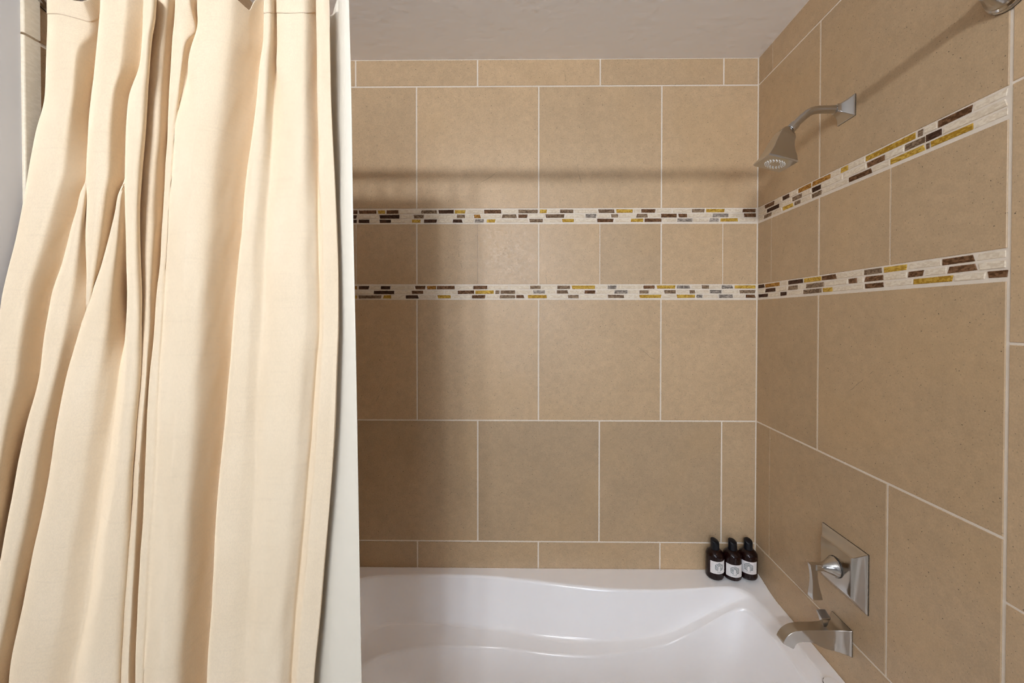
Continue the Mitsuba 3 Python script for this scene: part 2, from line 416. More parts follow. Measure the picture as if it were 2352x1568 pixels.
# ------------------------------------------------------------------ the bathtub: a loft of closed contours about one centre
TC = np.array([-.75, -.40])
D0, D1 = -.0012, -.774                       # back and front edges of the deck


def closed(pts, n=1500):
    P = np.array(pts, float)
    P = np.vstack([P, P[:1]])
    s = np.r_[0, np.cumsum(np.linalg.norm(np.diff(P[:, :2], axis=0), axis=1))]
    ext = np.r_[s[-4:-1] - s[-1], s, s[1:4] + s[-1]]
    Q = np.vstack([P[-4:-1], P, P[1:4]])
    return PchipInterpolator(ext, Q)(np.linspace(0, s[-1], n, endpoint=False))


def polar(C, th):
    """Radius and the other coordinates of a closed contour at the angles th about TC."""
    d = C[:, :2] - TC
    a = np.arctan2(d[:, 1], d[:, 0])
    o = np.argsort(a)
    a = np.r_[a[o][-3:] - 2 * math.pi, a[o], a[o][:3] + 2 * math.pi]
    r = np.hypot(*d.T)[o]
    r = np.r_[r[-3:], r, r[:3]]
    z = C[o, 2]
    z = np.r_[z[-3:], z, z[:3]]
    return np.interp(th, a, r), np.interp(th, a, z)


def deck_z(x, y):
    sy = np.clip(-y / .14, 0, 1)
    sx = np.clip((x + .16) / .10, 0, 1)
    return EYE - .9545 - .0235 * sy * sy * (3 - 2 * sy) * sx * sx * (3 - 2 * sx)


zz = lambda pts, z: [(x, y, z) for x, y in pts]
RIM = zz([(-1.50, -.092), (-1.465, -.062), (-1.40, -.047), (-1.273, -.042), (-1.16, -.040), (-1.055, -.042), (-.95, -.052), (-.836, -.068), (-.73, -.087), (-.628, -.102), (-.56, -.109),
          (-.492, -.112), (-.42, -.112), (-.355, -.109), (-.28, -.103), (-.213, -.097), (-.16, -.091), (-.118, -.087), (-.088, -.091), (-.068, -.112), (-.058, -.15), (-.052, -.20), (-.047, -.325), (-.047, -.45),
          (-.05, -.58), (-.075, -.66), (-.13, -.69), (-.3, -.70), (-.9, -.705), (-1.35, -.70), (-1.46, -.665), (-1.52, -.56), (-1.54, -.40), (-1.53, -.20)], 0)
UP = [(-1.438, -.14, -1.12), (-1.405, -.085, -1.12), (-1.331, -.062, -1.12), (-1.194, -.064, -1.12), (-.977, -.088, -1.12), (-.767, -.124, -1.12), (-.62, -.135, -1.12), (-.495, -.128, -1.115), (-.353, -.124, -1.09),
      (-.2825, -.116, -1.062), (-.20, -.107, -1.03), (-.14, -.101, -1.006), (-.108, -.105, -.997), (-.084, -.125, -.993), (-.072, -.16, -.993), (-.066, -.21, -.995), (-.06, -.325, -1.0), (-.06, -.45, -1.0),
      (-.065, -.575, -1.0), (-.09, -.645, -1.01), (-.14, -.675, -1.03), (-.3, -.685, -1.1), (-.9, -.69, -1.12), (-1.33, -.685, -1.12), (-1.42, -.64, -1.12), (-1.455, -.54, -1.12), (-1.468, -.40, -1.12), (-1.458, -.23, -1.12)]
LOW = [(-1.408, -.27, -1.13), (-1.37, -.205, -1.13), (-1.298, -.173, -1.128), (-1.172, -.152, -1.125), (-.97, -.156, -1.125), (-.77, -.181, -1.125), (-.64, -.187, -1.125), (-.574, -.181, -1.125), (-.437, -.163, -1.118),
       (-.305, -.157, -1.072), (-.21, -.139, -1.037), (-.138, -.121, -1.011), (-.112, -.126, -1.006), (-.097, -.140, -1.008), (-.089, -.175, -1.006), (-.085, -.22, -1.006), (-.080, -.33, -1.008), (-.080, -.45, -1.008), (-.086, -.57, -1.01),
       (-.10, -.635, -1.02), (-.15, -.66, -1.04), (-.3, -.65, -1.11), (-.9, -.635, -1.125), (-1.3, -.635, -1.125), (-1.375, -.6, -1.13), (-1.412, -.52, -1.13), (-1.422, -.40, -1.13)]
FLOOR = zz([(-1.25, -.31), (-1.2, -.25), (-.97, -.215), (-.77, -.235), (-.574, -.235), (-.437, -.215), (-.3, -.19), (-.22, -.185), (-.175, -.21), (-.155, -.30), (-.155, -.45), (-.17, -.55), (-.22, -.585), (-.9, -.575), (-1.2, -.56), (-1.26, -.5), (-1.28, -.4)], -1.37)
corners = np.array([(-W + .0012, D0), (-.0012, D0), (-.0012, D1), (-W + .0012, D1)])
OUT = []
for k in range(4):
    a, b = corners[k], corners[(k + 1) % 4]
    OUT += [tuple(a + (b - a) * t) + (0.0,) for t in np.linspace(0, 1, 800, endpoint=False)]
OUT = np.array(OUT)
cth = np.arctan2(corners[:, 1] - TC[1], corners[:, 0] - TC[0])
th = np.linspace(-math.pi, math.pi, 2400, endpoint=False)
for c_ in cth:
    th[np.argmin(np.abs(th - c_))] = c_
cr = {n: polar(closed(c) if not isinstance(c, np.ndarray) else c, th) for n, c in (("out", OUT), ("rim", RIM), ("up", UP), ("low", LOW), ("fl", FLOOR))}
for n in ("rim", "up", "low"):
    cr[n] = (gaussian_filter1d(cr[n][0], 7, mode="wrap"), gaussian_filter1d(cr[n][1], 7, mode="wrap"))


def fillets(pts, radii, n=7):
    """Control points of a profile (list of arrays (angles, 2)) with their inner corners rounded."""
    out = [pts[0]]
    for k in range(1, len(pts) - 1):
        a, b, c = pts[k - 1], pts[k], pts[k + 1]
        la, lc = np.linalg.norm(b - a, axis=1, keepdims=True), np.linalg.norm(c - b, axis=1, keepdims=True)
        p = b + (a - b) / la * np.minimum(radii[k], .45 * la)
        q = b + (c - b) / lc * np.minimum(radii[k], .45 * lc)
        for t in np.linspace(0, 1, n):
            out.append((1 - t) ** 2 * p + 2 * t * (1 - t) * b + t * t * q)
    out.append(pts[-1])
    return out


xy = lambda r: TC[None] + r[:, None] * np.stack([np.cos(th), np.sin(th)], 1)
zo, zr = deck_z(*xy(cr["out"][0]).T), deck_z(*xy(cr["rim"][0]).T) - .003
pr = [np.stack([cr["out"][0], zo - .03], 1), np.stack([cr["out"][0], zo], 1)]
for t in (.33, .66):
    r = cr["out"][0] * (1 - t) + cr["rim"][0] * t
    pr.append(np.stack([r, deck_z(*xy(r).T) - .003 * t], 1))
pr += [np.stack([cr["rim"][0], zr], 1), np.stack([cr["up"][0], EYE + cr["up"][1]], 1), np.stack([cr["low"][0], EYE + cr["low"][1]], 1),
       np.stack([cr["fl"][0], EYE + cr["fl"][1]], 1), np.stack([cr["fl"][0] * .02, EYE + cr["fl"][1] - .012], 1)]
prof = fillets(pr, [0, .001, .01, .01, .011, .016, .010, .07, 0])
rings = [np.column_stack([xy(p[:, 0]), p[:, 1]]) for p in prof]
v, q = grid(np.array(rings), True)
tub = mesh(v, q)
cut = tub.triangles_center
if tub.face_normals[np.argmin(np.hypot(cut[:, 0] - TC[0], cut[:, 1] - TC[1]))][2] < 0:
    tub.invert()
put("bathtub", tub, "m_tub", None, 60)
put("apron", box((-W + .0012, D1 + .001, .001), (-.0012, D1 + .026, EYE - .99)), "m_tub", "bathtub")
DRAIN = lathe([(.0, -.002), (.032, -.002), (.034, .001), (.030, .004), (.006, .005), (.0, .005)], 40, (-.30, -.40, EYE - 1.374))
put("drain", DRAIN, "m_nickel", "bathtub", 40)
put("round_cover", lathe([(.0, -.002), (.0205, -.002), (.0215, .0005), (.0205, .0028), (.018, .0036), (.0, .0042)], 56, (-.0385, -.435, EYE - .9785)), "m_tub", "bathtub", 40)
put("cover_shadow_gap", lathe([(.0, -.002), (.0221, -.002), (.0221, .0008), (.0, .0008)], 56, (-.0385, -.435, EYE - .9785)), "m_dark", "bathtub", 40)  # dark ring painted as the shadow gap round the cover
tag("bathtub", "glossy white bathtub with a wavy moulded armrest along the tiled back wall", "bathtub")
tag("bathtub__round_cover", "round white flush cover on the tub deck")

# ------------------------------------------------------------------ shower curtain
CURTAIN = """
-1680 -799 2026 -1647 -816 2012 -1614 -825 2004 -1591 -825 2004 -1591 -810 2016 -1593 -793 2030 -1594 -787 2035 -1571 -809 2017 -1569 -811 2015 -1567 -813 2014 -1565 -815 2012 -1563 -817 2011 -1561 -819 2009 -1559 -821 2007 -1557 -823 2006 -1555 -824 2004 -1553 -826 2003 -1532 -838 1993 -1511 -844 1988 -1491 -845 1987 -1486 -835 1995 -1482 -823 2005 -1479 -818 2009 -1461 -838 1992 -1459 -840 1991 -1458 -842 1989 -1457 -844 1988 -1455 -845 1986 -1454 -847 1985 -1453 -849 1983 -1451 -851 1982 -1450 -853 1980 -1449 -855 1979 -1441 -860 1975 -1432 -861 1973 -1430 -857 1977 -1433 -851 1982 -1440 -843 1988 -1462 -827 2001 -1467 -826 2002 -1456 -832 1997 -1447 -834 1996 -1437 -835 1995 -1433 -831 1998 -1437 -819 2007 -1443 -807 2017 -1440 -802 2021 -1426 -819 2007 -1418 -834 1995 -1405 -841 1989 -1393 -843 1988 -1390 -840 1990 -1392 -833 1996 -1395 -824 2003 -1394 -820 2007 -1382 -834 1995 -1376 -845 1986 -1357 -855 1978 -1335 -857 1976 -1312 -849 1982 -1306 -825 2002 -1301 -799 2023 -1296 -791 2030 -1276 -822 2004 -1262 -850 1981 -1257 -855 1977 -1253 -856 1976 -1250 -853 1979 -1251 -845 1985 -1253 -836 1992 -1251 -832 1996 -1247 -839 1990 -1248 -843 1987 -1229 -851 1980 -1203 -851 1980 -1196 -846 1984 -1195 -834 1994 -1195 -821 2004 -1192 -815 2009 -1187 -827 2000 -1186 -835 1993 -1181 -839 1989 -1176 -840 1988 -1171 -840 1989 -1168 -838 1990 -1164 -837 1991
-1680 -799 1990 -1647 -816 1977 -1615 -825 1970 -1593 -825 1969 -1594 -809 1982 -1597 -792 1995 -1597 -786 1999 -1574 -808 1982 -1572 -810 1981 -1570 -812 1979 -1568 -814 1978 -1566 -816 1976 -1564 -818 1975 -1562 -820 1973 -1560 -822 1972 -1558 -824 1970 -1556 -826 1969 -1535 -838 1959 -1513 -844 1954 -1494 -844 1954 -1490 -833 1963 -1488 -820 1972 -1485 -815 1976 -1465 -837 1960 -1463 -839 1958 -1462 -841 1957 -1460 -843 1955 -1459 -845 1954 -1457 -847 1952 -1456 -849 1950 -1454 -851 1949 -1452 -853 1947 -1451 -855 1946 -1443 -860 1942 -1435 -861 1941 -1433 -857 1944 -1436 -851 1949 -1442 -843 1955 -1465 -827 1967 -1470 -826 1968 -1459 -832 1963 -1450 -834 1962 -1440 -835 1961 -1436 -831 1964 -1440 -820 1973 -1446 -807 1982 -1443 -802 1986 -1428 -820 1972 -1420 -834 1961 -1408 -841 1956 -1397 -843 1954 -1393 -841 1956 -1395 -833 1962 -1398 -826 1968 -1397 -821 1971 -1386 -835 1961 -1380 -845 1953 -1361 -855 1945 -1338 -857 1943 -1314 -849 1949 -1308 -825 1968 -1303 -797 1989 -1298 -789 1995 -1277 -821 1970 -1263 -850 1948 -1258 -855 1944 -1253 -856 1944 -1250 -853 1946 -1251 -845 1952 -1253 -836 1959 -1251 -831 1962 -1248 -838 1957 -1248 -843 1954 -1229 -851 1947 -1203 -851 1947 -1196 -846 1950 -1195 -834 1960 -1195 -821 1970 -1192 -816 1974 -1187 -827 1966 -1186 -835 1959 -1181 -840 1956 -1176 -840 1955 -1171 -840 1955 -1167 -839 1956 -1164 -837 1957
-1679 -800 1952 -1647 -817 1940 -1616 -826 1933 -1595 -825 1933 -1597 -809 1945 -1600 -791 1958 -1601 -785 1962 -1577 -807 1946 -1575 -810 1945 -1573 -812 1943 -1571 -814 1942 -1569 -816 1940 -1567 -818 1939 -1565 -820 1937 -1563 -822 1936 -1561 -824 1934 -1559 -826 1933 -1538 -838 1924 -1516 -844 1920 -1497 -844 1920 -1495 -831 1929 -1494 -818 1938 -1491 -812 1942 -1468 -836 1925 -1467 -838 1924 -1465 -840 1922 -1463 -843 1920 -1461 -845 1919 -1460 -847 1917 -1458 -849 1916 -1456 -852 1914 -1454 -854 1912 -1453 -856 1911 -1446 -860 1908 -1439 -862 1907 -1438 -858 1910 -1441 -852 1914 -1448 -844 1920 -1470 -828 1931 -1476 -827 1932 -1465 -833 1928 -1456 -834 1926 -1444 -836 1925 -1439 -832 1928 -1444 -820 1936 -1449 -807 1945 -1446 -802 1949 -1431 -820 1936 -1423 -835 1925 -1411 -842 1921 -1400 -844 1919 -1397 -841 1921 -1399 -835 1926 -1401 -828 1931 -1400 -823 1934 -1389 -836 1925 -1384 -846 1918 -1365 -855 1911 -1342 -858 1909 -1317 -849 1915 -1311 -824 1933 -1305 -796 1952 -1300 -788 1958 -1279 -820 1935 -1264 -851 1914 -1259 -855 1910 -1254 -856 1909 -1251 -853 1912 -1252 -845 1918 -1254 -836 1924 -1252 -831 1927 -1248 -838 1922 -1248 -843 1919 -1229 -851 1913 -1203 -852 1912 -1196 -847 1916 -1195 -835 1924 -1194 -822 1933 -1192 -816 1937 -1187 -827 1930 -1186 -835 1924 -1181 -840 1921 -1176 -841 1920 -1171 -840 1920 -1167 -839 1921 -1163 -838 1922
-1677 -802 1906 -1646 -819 1895 -1616 -827 1889 -1597 -826 1890 -1600 -809 1901 -1605 -790 1913 -1606 -785 1916 -1582 -807 1902 -1580 -809 1901 -1578 -811 1899 -1575 -814 1898 -1573 -816 1896 -1571 -818 1895 -1569 -820 1894 -1567 -822 1892 -1565 -824 1891 -1563 -826 1890 -1542 -838 1882 -1520 -844 1878 -1502 -843 1878 -1501 -830 1887 -1501 -815 1896 -1498 -810 1900 -1474 -835 1884 -1472 -837 1882 -1470 -840 1880 -1468 -842 1879 -1466 -845 1877 -1464 -847 1876 -1462 -850 1874 -1460 -852 1873 -1458 -855 1871 -1457 -857 1869 -1449 -861 1867 -1442 -862 1866 -1441 -858 1868 -1445 -852 1872 -1452 -844 1877 -1474 -828 1888 -1479 -827 1888 -1468 -833 1885 -1459 -835 1884 -1448 -836 1883 -1443 -832 1885 -1447 -821 1893 -1453 -808 1901 -1450 -803 1904 -1434 -822 1892 -1425 -837 1882 -1415 -843 1878 -1405 -844 1877 -1402 -842 1878 -1404 -837 1882 -1405 -831 1886 -1404 -827 1888 -1395 -838 1881 -1391 -846 1876 -1371 -856 1870 -1348 -858 1868 -1323 -850 1873 -1317 -824 1890 -1313 -795 1908 -1308 -786 1914 -1286 -820 1892 -1270 -851 1872 -1264 -857 1869 -1258 -858 1868 -1254 -854 1870 -1255 -844 1876 -1257 -834 1883 -1257 -829 1886 -1251 -838 1880 -1249 -844 1876 -1230 -852 1871 -1203 -853 1871 -1196 -848 1874 -1194 -836 1881 -1194 -824 1889 -1191 -818 1893 -1186 -828 1886 -1186 -836 1881 -1180 -841 1878 -1176 -842 1878 -1170 -841 1878 -1166 -840 1879 -1162 -839 1879
-1675 -805 1852 -1645 -822 1842 -1617 -829 1838 -1599 -828 1839 -1604 -810 1849 -1611 -791 1860 -1612 -785 1863 -1587 -808 1850 -1584 -810 1849 -1582 -812 1847 -1580 -814 1846 -1578 -816 1845 -1576 -819 1844 -1574 -821 1843 -1572 -823 1841 -1569 -825 1840 -1567 -827 1839 -1548 -838 1832 -1530 -844 1829 -1516 -842 1830 -1519 -828 1838 -1522 -813 1847 -1520 -808 1850 -1496 -832 1836 -1494 -834 1835 -1492 -836 1833 -1490 -839 1832 -1488 -841 1831 -1487 -843 1829 -1485 -846 1828 -1483 -848 1827 -1481 -850 1825 -1479 -853 1824 -1465 -861 1819 -1452 -864 1818 -1446 -860 1820 -1447 -854 1823 -1454 -846 1828 -1476 -830 1837 -1481 -829 1838 -1470 -835 1834 -1461 -836 1833 -1450 -838 1832 -1445 -834 1835 -1450 -822 1841 -1455 -809 1848 -1453 -804 1851 -1436 -824 1840 -1426 -840 1831 -1418 -845 1828 -1410 -846 1828 -1407 -844 1828 -1408 -840 1831 -1409 -836 1833 -1405 -837 1832 -1392 -846 1828 -1380 -852 1824 -1367 -858 1820 -1354 -860 1819 -1328 -851 1824 -1323 -824 1839 -1318 -794 1856 -1313 -786 1861 -1291 -820 1842 -1274 -852 1824 -1267 -858 1820 -1260 -859 1819 -1255 -856 1821 -1256 -847 1826 -1256 -838 1831 -1254 -837 1832 -1245 -842 1829 -1234 -850 1825 -1218 -854 1822 -1203 -854 1822 -1195 -850 1824 -1194 -838 1831 -1193 -826 1838 -1190 -821 1841 -1186 -830 1835 -1185 -837 1831 -1180 -842 1829 -1175 -843 1828 -1169 -842 1828 -1165 -841 1829 -1161 -840 1830
-1688 -808 1791 -1656 -824 1783 -1626 -831 1780 -1606 -830 1780 -1609 -812 1789 -1614 -793 1798 -1615 -787 1801 -1590 -810 1790 -1587 -812 1789 -1585 -814 1788 -1583 -816 1787 -1581 -819 1786 -1579 -821 1785 -1577 -823 1784 -1574 -825 1783 -1572 -827 1782 -1570 -829 1780 -1551 -841 1775 -1533 -846 1772 -1520 -844 1773 -1524 -829 1781 -1529 -812 1788 -1527 -807 1791 -1502 -832 1779 -1500 -835 1778 -1498 -837 1777 -1496 -839 1775 -1494 -842 1774 -1492 -844 1773 -1490 -846 1772 -1488 -849 1771 -1486 -851 1770 -1484 -853 1769 -1470 -862 1764 -1455 -865 1763 -1448 -862 1765 -1450 -856 1767 -1455 -848 1771 -1478 -832 1779 -1484 -831 1779 -1472 -837 1776 -1463 -838 1776 -1451 -840 1775 -1446 -836 1777 -1451 -824 1783 -1456 -811 1789 -1455 -806 1791 -1437 -827 1781 -1424 -844 1773 -1419 -847 1771 -1414 -848 1771 -1413 -847 1771 -1412 -846 1772 -1412 -844 1773 -1402 -851 1769 -1386 -856 1767 -1370 -861 1765 -1365 -862 1764 -1361 -862 1764 -1336 -853 1768 -1331 -826 1781 -1325 -796 1795 -1321 -787 1799 -1298 -821 1783 -1281 -853 1768 -1272 -861 1764 -1265 -862 1764 -1258 -859 1765 -1256 -852 1769 -1255 -844 1772 -1252 -843 1773 -1243 -847 1771 -1232 -853 1768 -1216 -856 1766 -1203 -856 1766 -1195 -852 1768 -1192 -841 1773 -1191 -830 1779 -1188 -824 1781 -1185 -833 1777 -1184 -838 1775 -1179 -844 1772 -1173 -845 1771 -1167 -844 1772 -1162 -843 1772 -1158 -842 1773
-1702 -813 1715 -1668 -829 1709 -1635 -836 1707 -1610 -834 1707 -1610 -817 1713 -1611 -799 1720 -1612 -793 1722 -1587 -815 1714 -1585 -817 1713 -1583 -819 1712 -1581 -821 1712 -1579 -824 1711 -1577 -826 1710 -1574 -828 1709 -1572 -830 1709 -1570 -832 1708 -1568 -834 1707 -1549 -845 1703 -1532 -850 1701 -1519 -847 1702 -1523 -832 1708 -1529 -815 1714 -1526 -810 1716 -1500 -836 1706 -1498 -838 1705 -1496 -841 1704 -1494 -843 1703 -1492 -846 1703 -1490 -848 1702 -1488 -851 1701 -1486 -853 1700 -1483 -856 1699 -1481 -858 1698 -1469 -866 1695 -1456 -869 1694 -1451 -865 1695 -1453 -859 1698 -1459 -851 1700 -1482 -835 1706 -1488 -834 1707 -1476 -840 1705 -1467 -842 1704 -1455 -843 1703 -1450 -839 1705 -1454 -827 1709 -1459 -814 1714 -1458 -809 1716 -1440 -830 1708 -1427 -847 1702 -1422 -850 1701 -1417 -851 1700 -1415 -851 1701 -1414 -850 1701 -1413 -848 1701 -1403 -855 1699 -1388 -860 1697 -1373 -864 1695 -1369 -865 1695 -1365 -865 1695 -1341 -856 1698 -1337 -828 1708 -1333 -799 1719 -1329 -791 1722 -1306 -824 1710 -1289 -855 1698 -1279 -864 1695 -1270 -866 1695 -1262 -863 1696 -1258 -857 1698 -1255 -851 1700 -1253 -850 1700 -1243 -853 1699 -1233 -858 1697 -1217 -860 1697 -1203 -860 1697 -1194 -856 1698 -1190 -847 1701 -1187 -837 1705 -1186 -832 1706 -1183 -838 1705 -1183 -841 1703 -1176 -847 1701 -1171 -848 1701 -1164 -847 1701 -1158 -846 1701 -1153 -845 1702
-1708 -818 1669 -1675 -833 1665 -1643 -839 1663 -1620 -837 1664 -1621 -819 1669 -1623 -801 1674 -1622 -796 1676 -1593 -821 1668 -1571 -843 1662 -1566 -846 1661 -1562 -847 1660 -1560 -847 1660 -1562 -842 1662 -1564 -838 1663 -1562 -835 1664 -1560 -838 1663 -1565 -837 1663 -1547 -848 1660 -1533 -852 1659 -1524 -849 1660 -1531 -833 1664 -1539 -817 1669 -1539 -811 1671 -1513 -837 1663 -1492 -859 1657 -1488 -862 1656 -1485 -863 1656 -1483 -861 1656 -1485 -857 1657 -1487 -853 1658 -1484 -850 1659 -1478 -857 1657 -1479 -861 1656 -1467 -868 1654 -1456 -871 1653 -1451 -867 1654 -1454 -861 1656 -1460 -853 1658 -1483 -837 1663 -1488 -836 1663 -1477 -842 1662 -1468 -844 1661 -1455 -846 1661 -1450 -842 1662 -1454 -829 1665 -1460 -817 1669 -1459 -812 1671 -1440 -832 1664 -1427 -850 1659 -1422 -853 1658 -1418 -853 1658 -1416 -853 1658 -1415 -852 1659 -1415 -851 1659 -1404 -857 1657 -1389 -862 1655 -1374 -866 1654 -1370 -867 1654 -1367 -867 1654 -1343 -858 1657 -1340 -830 1665 -1336 -801 1673 -1332 -793 1676 -1309 -827 1666 -1291 -858 1657 -1281 -867 1654 -1272 -868 1653 -1264 -866 1654 -1260 -860 1656 -1257 -854 1658 -1254 -853 1658 -1245 -856 1657 -1234 -860 1656 -1218 -862 1655 -1203 -862 1655 -1193 -858 1656 -1188 -851 1658 -1184 -843 1661 -1184 -838 1662 -1181 -841 1661 -1178 -844 1660 -1173 -849 1659 -1169 -850 1659 -1162 -849 1659 -1156 -848 1659 -1150 -847 1659
-1711 -824 1624 -1679 -838 1620 -1649 -843 1619 -1628 -840 1620 -1629 -823 1624 -1631 -805 1628 -1627 -800 1629 -1601 -823 1624 -1585 -842 1620 -1575 -848 1618 -1569 -850 1618 -1564 -848 1618 -1568 -840 1620 -1573 -831 1622 -1570 -828 1623 -1561 -836 1621 -1561 -841 1620 -1545 -852 1617 -1532 -855 1616 -1526 -852 1617 -1533 -838 1620 -1541 -823 1624 -1539 -818 1625 -1517 -840 1620 -1502 -858 1616 -1494 -863 1615 -1489 -864 1614 -1486 -862 1615 -1489 -855 1616 -1493 -848 1618 -1491 -844 1619 -1479 -856 1616 -1475 -864 1614 -1464 -871 1613 -1454 -873 1612 -1450 -869 1613 -1452 -863 1614 -1459 -855 1616 -1482 -839 1620 -1485 -841 1620 -1473 -847 1618 -1464 -848 1618 -1452 -850 1618 -1447 -846 1618 -1452 -834 1621 -1458 -821 1624 -1458 -816 1625 -1439 -836 1621 -1426 -853 1617 -1422 -856 1616 -1417 -856 1616 -1416 -856 1616 -1415 -855 1616 -1415 -854 1617 -1405 -860 1615 -1390 -865 1614 -1375 -868 1613 -1371 -869 1613 -1368 -869 1613 -1344 -860 1615 -1341 -832 1621 -1338 -803 1628 -1334 -795 1630 -1310 -829 1622 -1293 -860 1615 -1282 -869 1613 -1274 -871 1612 -1266 -868 1613 -1262 -863 1614 -1258 -857 1616 -1255 -856 1616 -1246 -859 1615 -1235 -863 1614 -1218 -864 1614 -1203 -864 1614 -1192 -861 1615 -1186 -855 1616 -1181 -848 1618 -1181 -843 1619 -1178 -845 1618 -1173 -848 1618 -1170 -851 1617 -1167 -852 1617 -1159 -851 1617 -1153 -850 1617 -1147 -850 1617
-1719 -833 1564 -1687 -846 1562 -1658 -850 1562 -1638 -846 1562 -1640 -828 1565 -1643 -810 1568 -1639 -805 1568 -1617 -824 1566 -1604 -840 1563 -1588 -850 1562 -1577 -854 1561 -1568 -851 1562 -1571 -841 1563 -1575 -830 1565 -1572 -826 1565 -1557 -840 1563 -1550 -851 1562 -1540 -857 1561 -1533 -859 1561 -1529 -857 1561 -1534 -848 1562 -1539 -838 1563 -1537 -835 1564 -1525 -847 1562 -1520 -855 1561 -1506 -864 1560 -1496 -867 1559 -1491 -863 1560 -1498 -850 1562 -1505 -836 1564 -1503 -831 1564 -1483 -851 1562 -1471 -868 1559 -1460 -874 1558 -1450 -876 1558 -1447 -872 1559 -1449 -866 1559 -1456 -858 1561 -1479 -842 1563 -1479 -847 1562 -1467 -853 1561 -1458 -854 1561 -1448 -856 1561 -1444 -852 1562 -1450 -840 1563 -1456 -827 1565 -1456 -822 1566 -1438 -841 1563 -1426 -857 1561 -1422 -860 1560 -1417 -861 1560 -1416 -860 1560 -1415 -859 1561 -1415 -858 1561 -1405 -864 1560 -1391 -868 1559 -1377 -871 1559 -1373 -872 1559 -1369 -872 1559 -1347 -863 1560 -1345 -835 1564 -1343 -806 1568 -1339 -798 1569 -1315 -832 1564 -1298 -862 1560 -1286 -872 1559 -1276 -874 1558 -1268 -872 1559 -1263 -866 1559 -1258 -861 1560 -1255 -860 1560 -1246 -863 1560 -1235 -866 1559 -1218 -868 1559 -1202 -867 1559 -1191 -864 1560 -1185 -858 1561 -1179 -851 1561 -1179 -846 1562 -1175 -848 1562 -1170 -851 1561 -1167 -854 1561 -1165 -855 1561 -1157 -854 1561 -1150 -853 1561 -1144 -852 1561
-1720 -841 1506 -1689 -855 1506 -1663 -858 1506 -1646 -852 1506 -1651 -834 1507 -1656 -816 1508 -1653 -810 1508 -1631 -829 1507 -1618 -844 1506 -1600 -855 1506 -1586 -858 1506 -1571 -856 1506 -1571 -846 1506 -1570 -834 1507 -1572 -830 1507 -1553 -847 1506 -1538 -861 1505 -1535 -863 1505 -1533 -863 1505 -1532 -863 1505 -1534 -860 1505 -1535 -858 1506 -1532 -855 1506 -1531 -857 1506 -1537 -856 1506 -1520 -866 1505 -1506 -870 1505 -1497 -864 1505 -1506 -846 1506 -1516 -826 1507 -1517 -820 1508 -1489 -847 1506 -1467 -870 1505 -1456 -877 1505 -1445 -879 1504 -1442 -875 1505 -1444 -869 1505 -1451 -861 1505 -1473 -845 1506 -1470 -853 1506 -1459 -859 1506 -1450 -860 1505 -1442 -862 1505 -1440 -859 1506 -1444 -850 1506 -1449 -841 1506 -1447 -837 1507 -1435 -850 1506 -1429 -861 1505 -1423 -864 1505 -1418 -865 1505 -1416 -864 1505 -1415 -863 1505 -1414 -862 1505 -1406 -867 1505 -1392 -871 1505 -1378 -874 1505 -1374 -875 1505 -1371 -875 1505 -1349 -866 1505 -1349 -838 1507 -1347 -809 1508 -1343 -801 1509 -1319 -834 1507 -1301 -865 1505 -1289 -875 1505 -1279 -877 1505 -1269 -875 1505 -1263 -870 1505 -1258 -865 1505 -1255 -864 1505 -1246 -866 1505 -1235 -870 1505 -1217 -871 1505 -1201 -870 1505 -1189 -867 1505 -1182 -861 1506 -1177 -854 1506 -1176 -849 1506 -1173 -851 1506 -1167 -854 1506 -1165 -857 1506 -1163 -858 1506 -1155 -857 1506 -1148 -856 1506 -1142 -855 1506
-1717 -848 1457 -1686 -862 1457 -1661 -864 1457 -1646 -859 1457 -1652 -840 1457 -1658 -821 1456 -1656 -815 1456 -1633 -834 1456 -1620 -850 1457 -1602 -860 1457 -1589 -863 1457 -1575 -860 1457 -1576 -849 1457 -1576 -837 1457 -1574 -833 1456 -1558 -847 1457 -1557 -848 1457 -1557 -850 1457 -1556 -851 1457 -1555 -852 1457 -1554 -853 1457 -1553 -855 1457 -1552 -856 1457 -1551 -857 1457 -1550 -858 1457 -1531 -869 1457 -1514 -872 1458 -1501 -867 1457 -1506 -850 1457 -1511 -832 1457 -1513 -826 1456 -1488 -850 1457 -1466 -872 1458 -1454 -879 1458 -1444 -881 1458 -1440 -877 1458 -1442 -872 1458 -1449 -864 1457 -1472 -847 1457 -1465 -858 1457 -1454 -864 1457 -1446 -865 1457 -1439 -867 1458 -1436 -864 1457 -1440 -857 1457 -1444 -848 1457 -1443 -844 1457 -1433 -856 1457 -1429 -864 1457 -1423 -867 1458 -1418 -868 1458 -1416 -868 1458 -1415 -866 1458 -1414 -865 1458 -1406 -870 1458 -1393 -874 1458 -1380 -877 1458 -1376 -877 1458 -1372 -878 1458 -1351 -868 1458 -1351 -840 1457 -1350 -811 1456 -1346 -803 1456 -1321 -837 1457 -1303 -868 1458 -1291 -877 1458 -1280 -880 1458 -1270 -878 1458 -1264 -873 1458 -1258 -868 1458 -1255 -867 1458 -1246 -869 1458 -1235 -872 1458 -1217 -873 1458 -1201 -872 1458 -1189 -869 1458 -1182 -863 1458 -1176 -856 1458 -1175 -852 1457 -1172 -853 1457 -1167 -856 1458 -1164 -859 1458 -1162 -860 1458 -1154 -859 1458 -1147 -858 1458 -1141 -858 1458
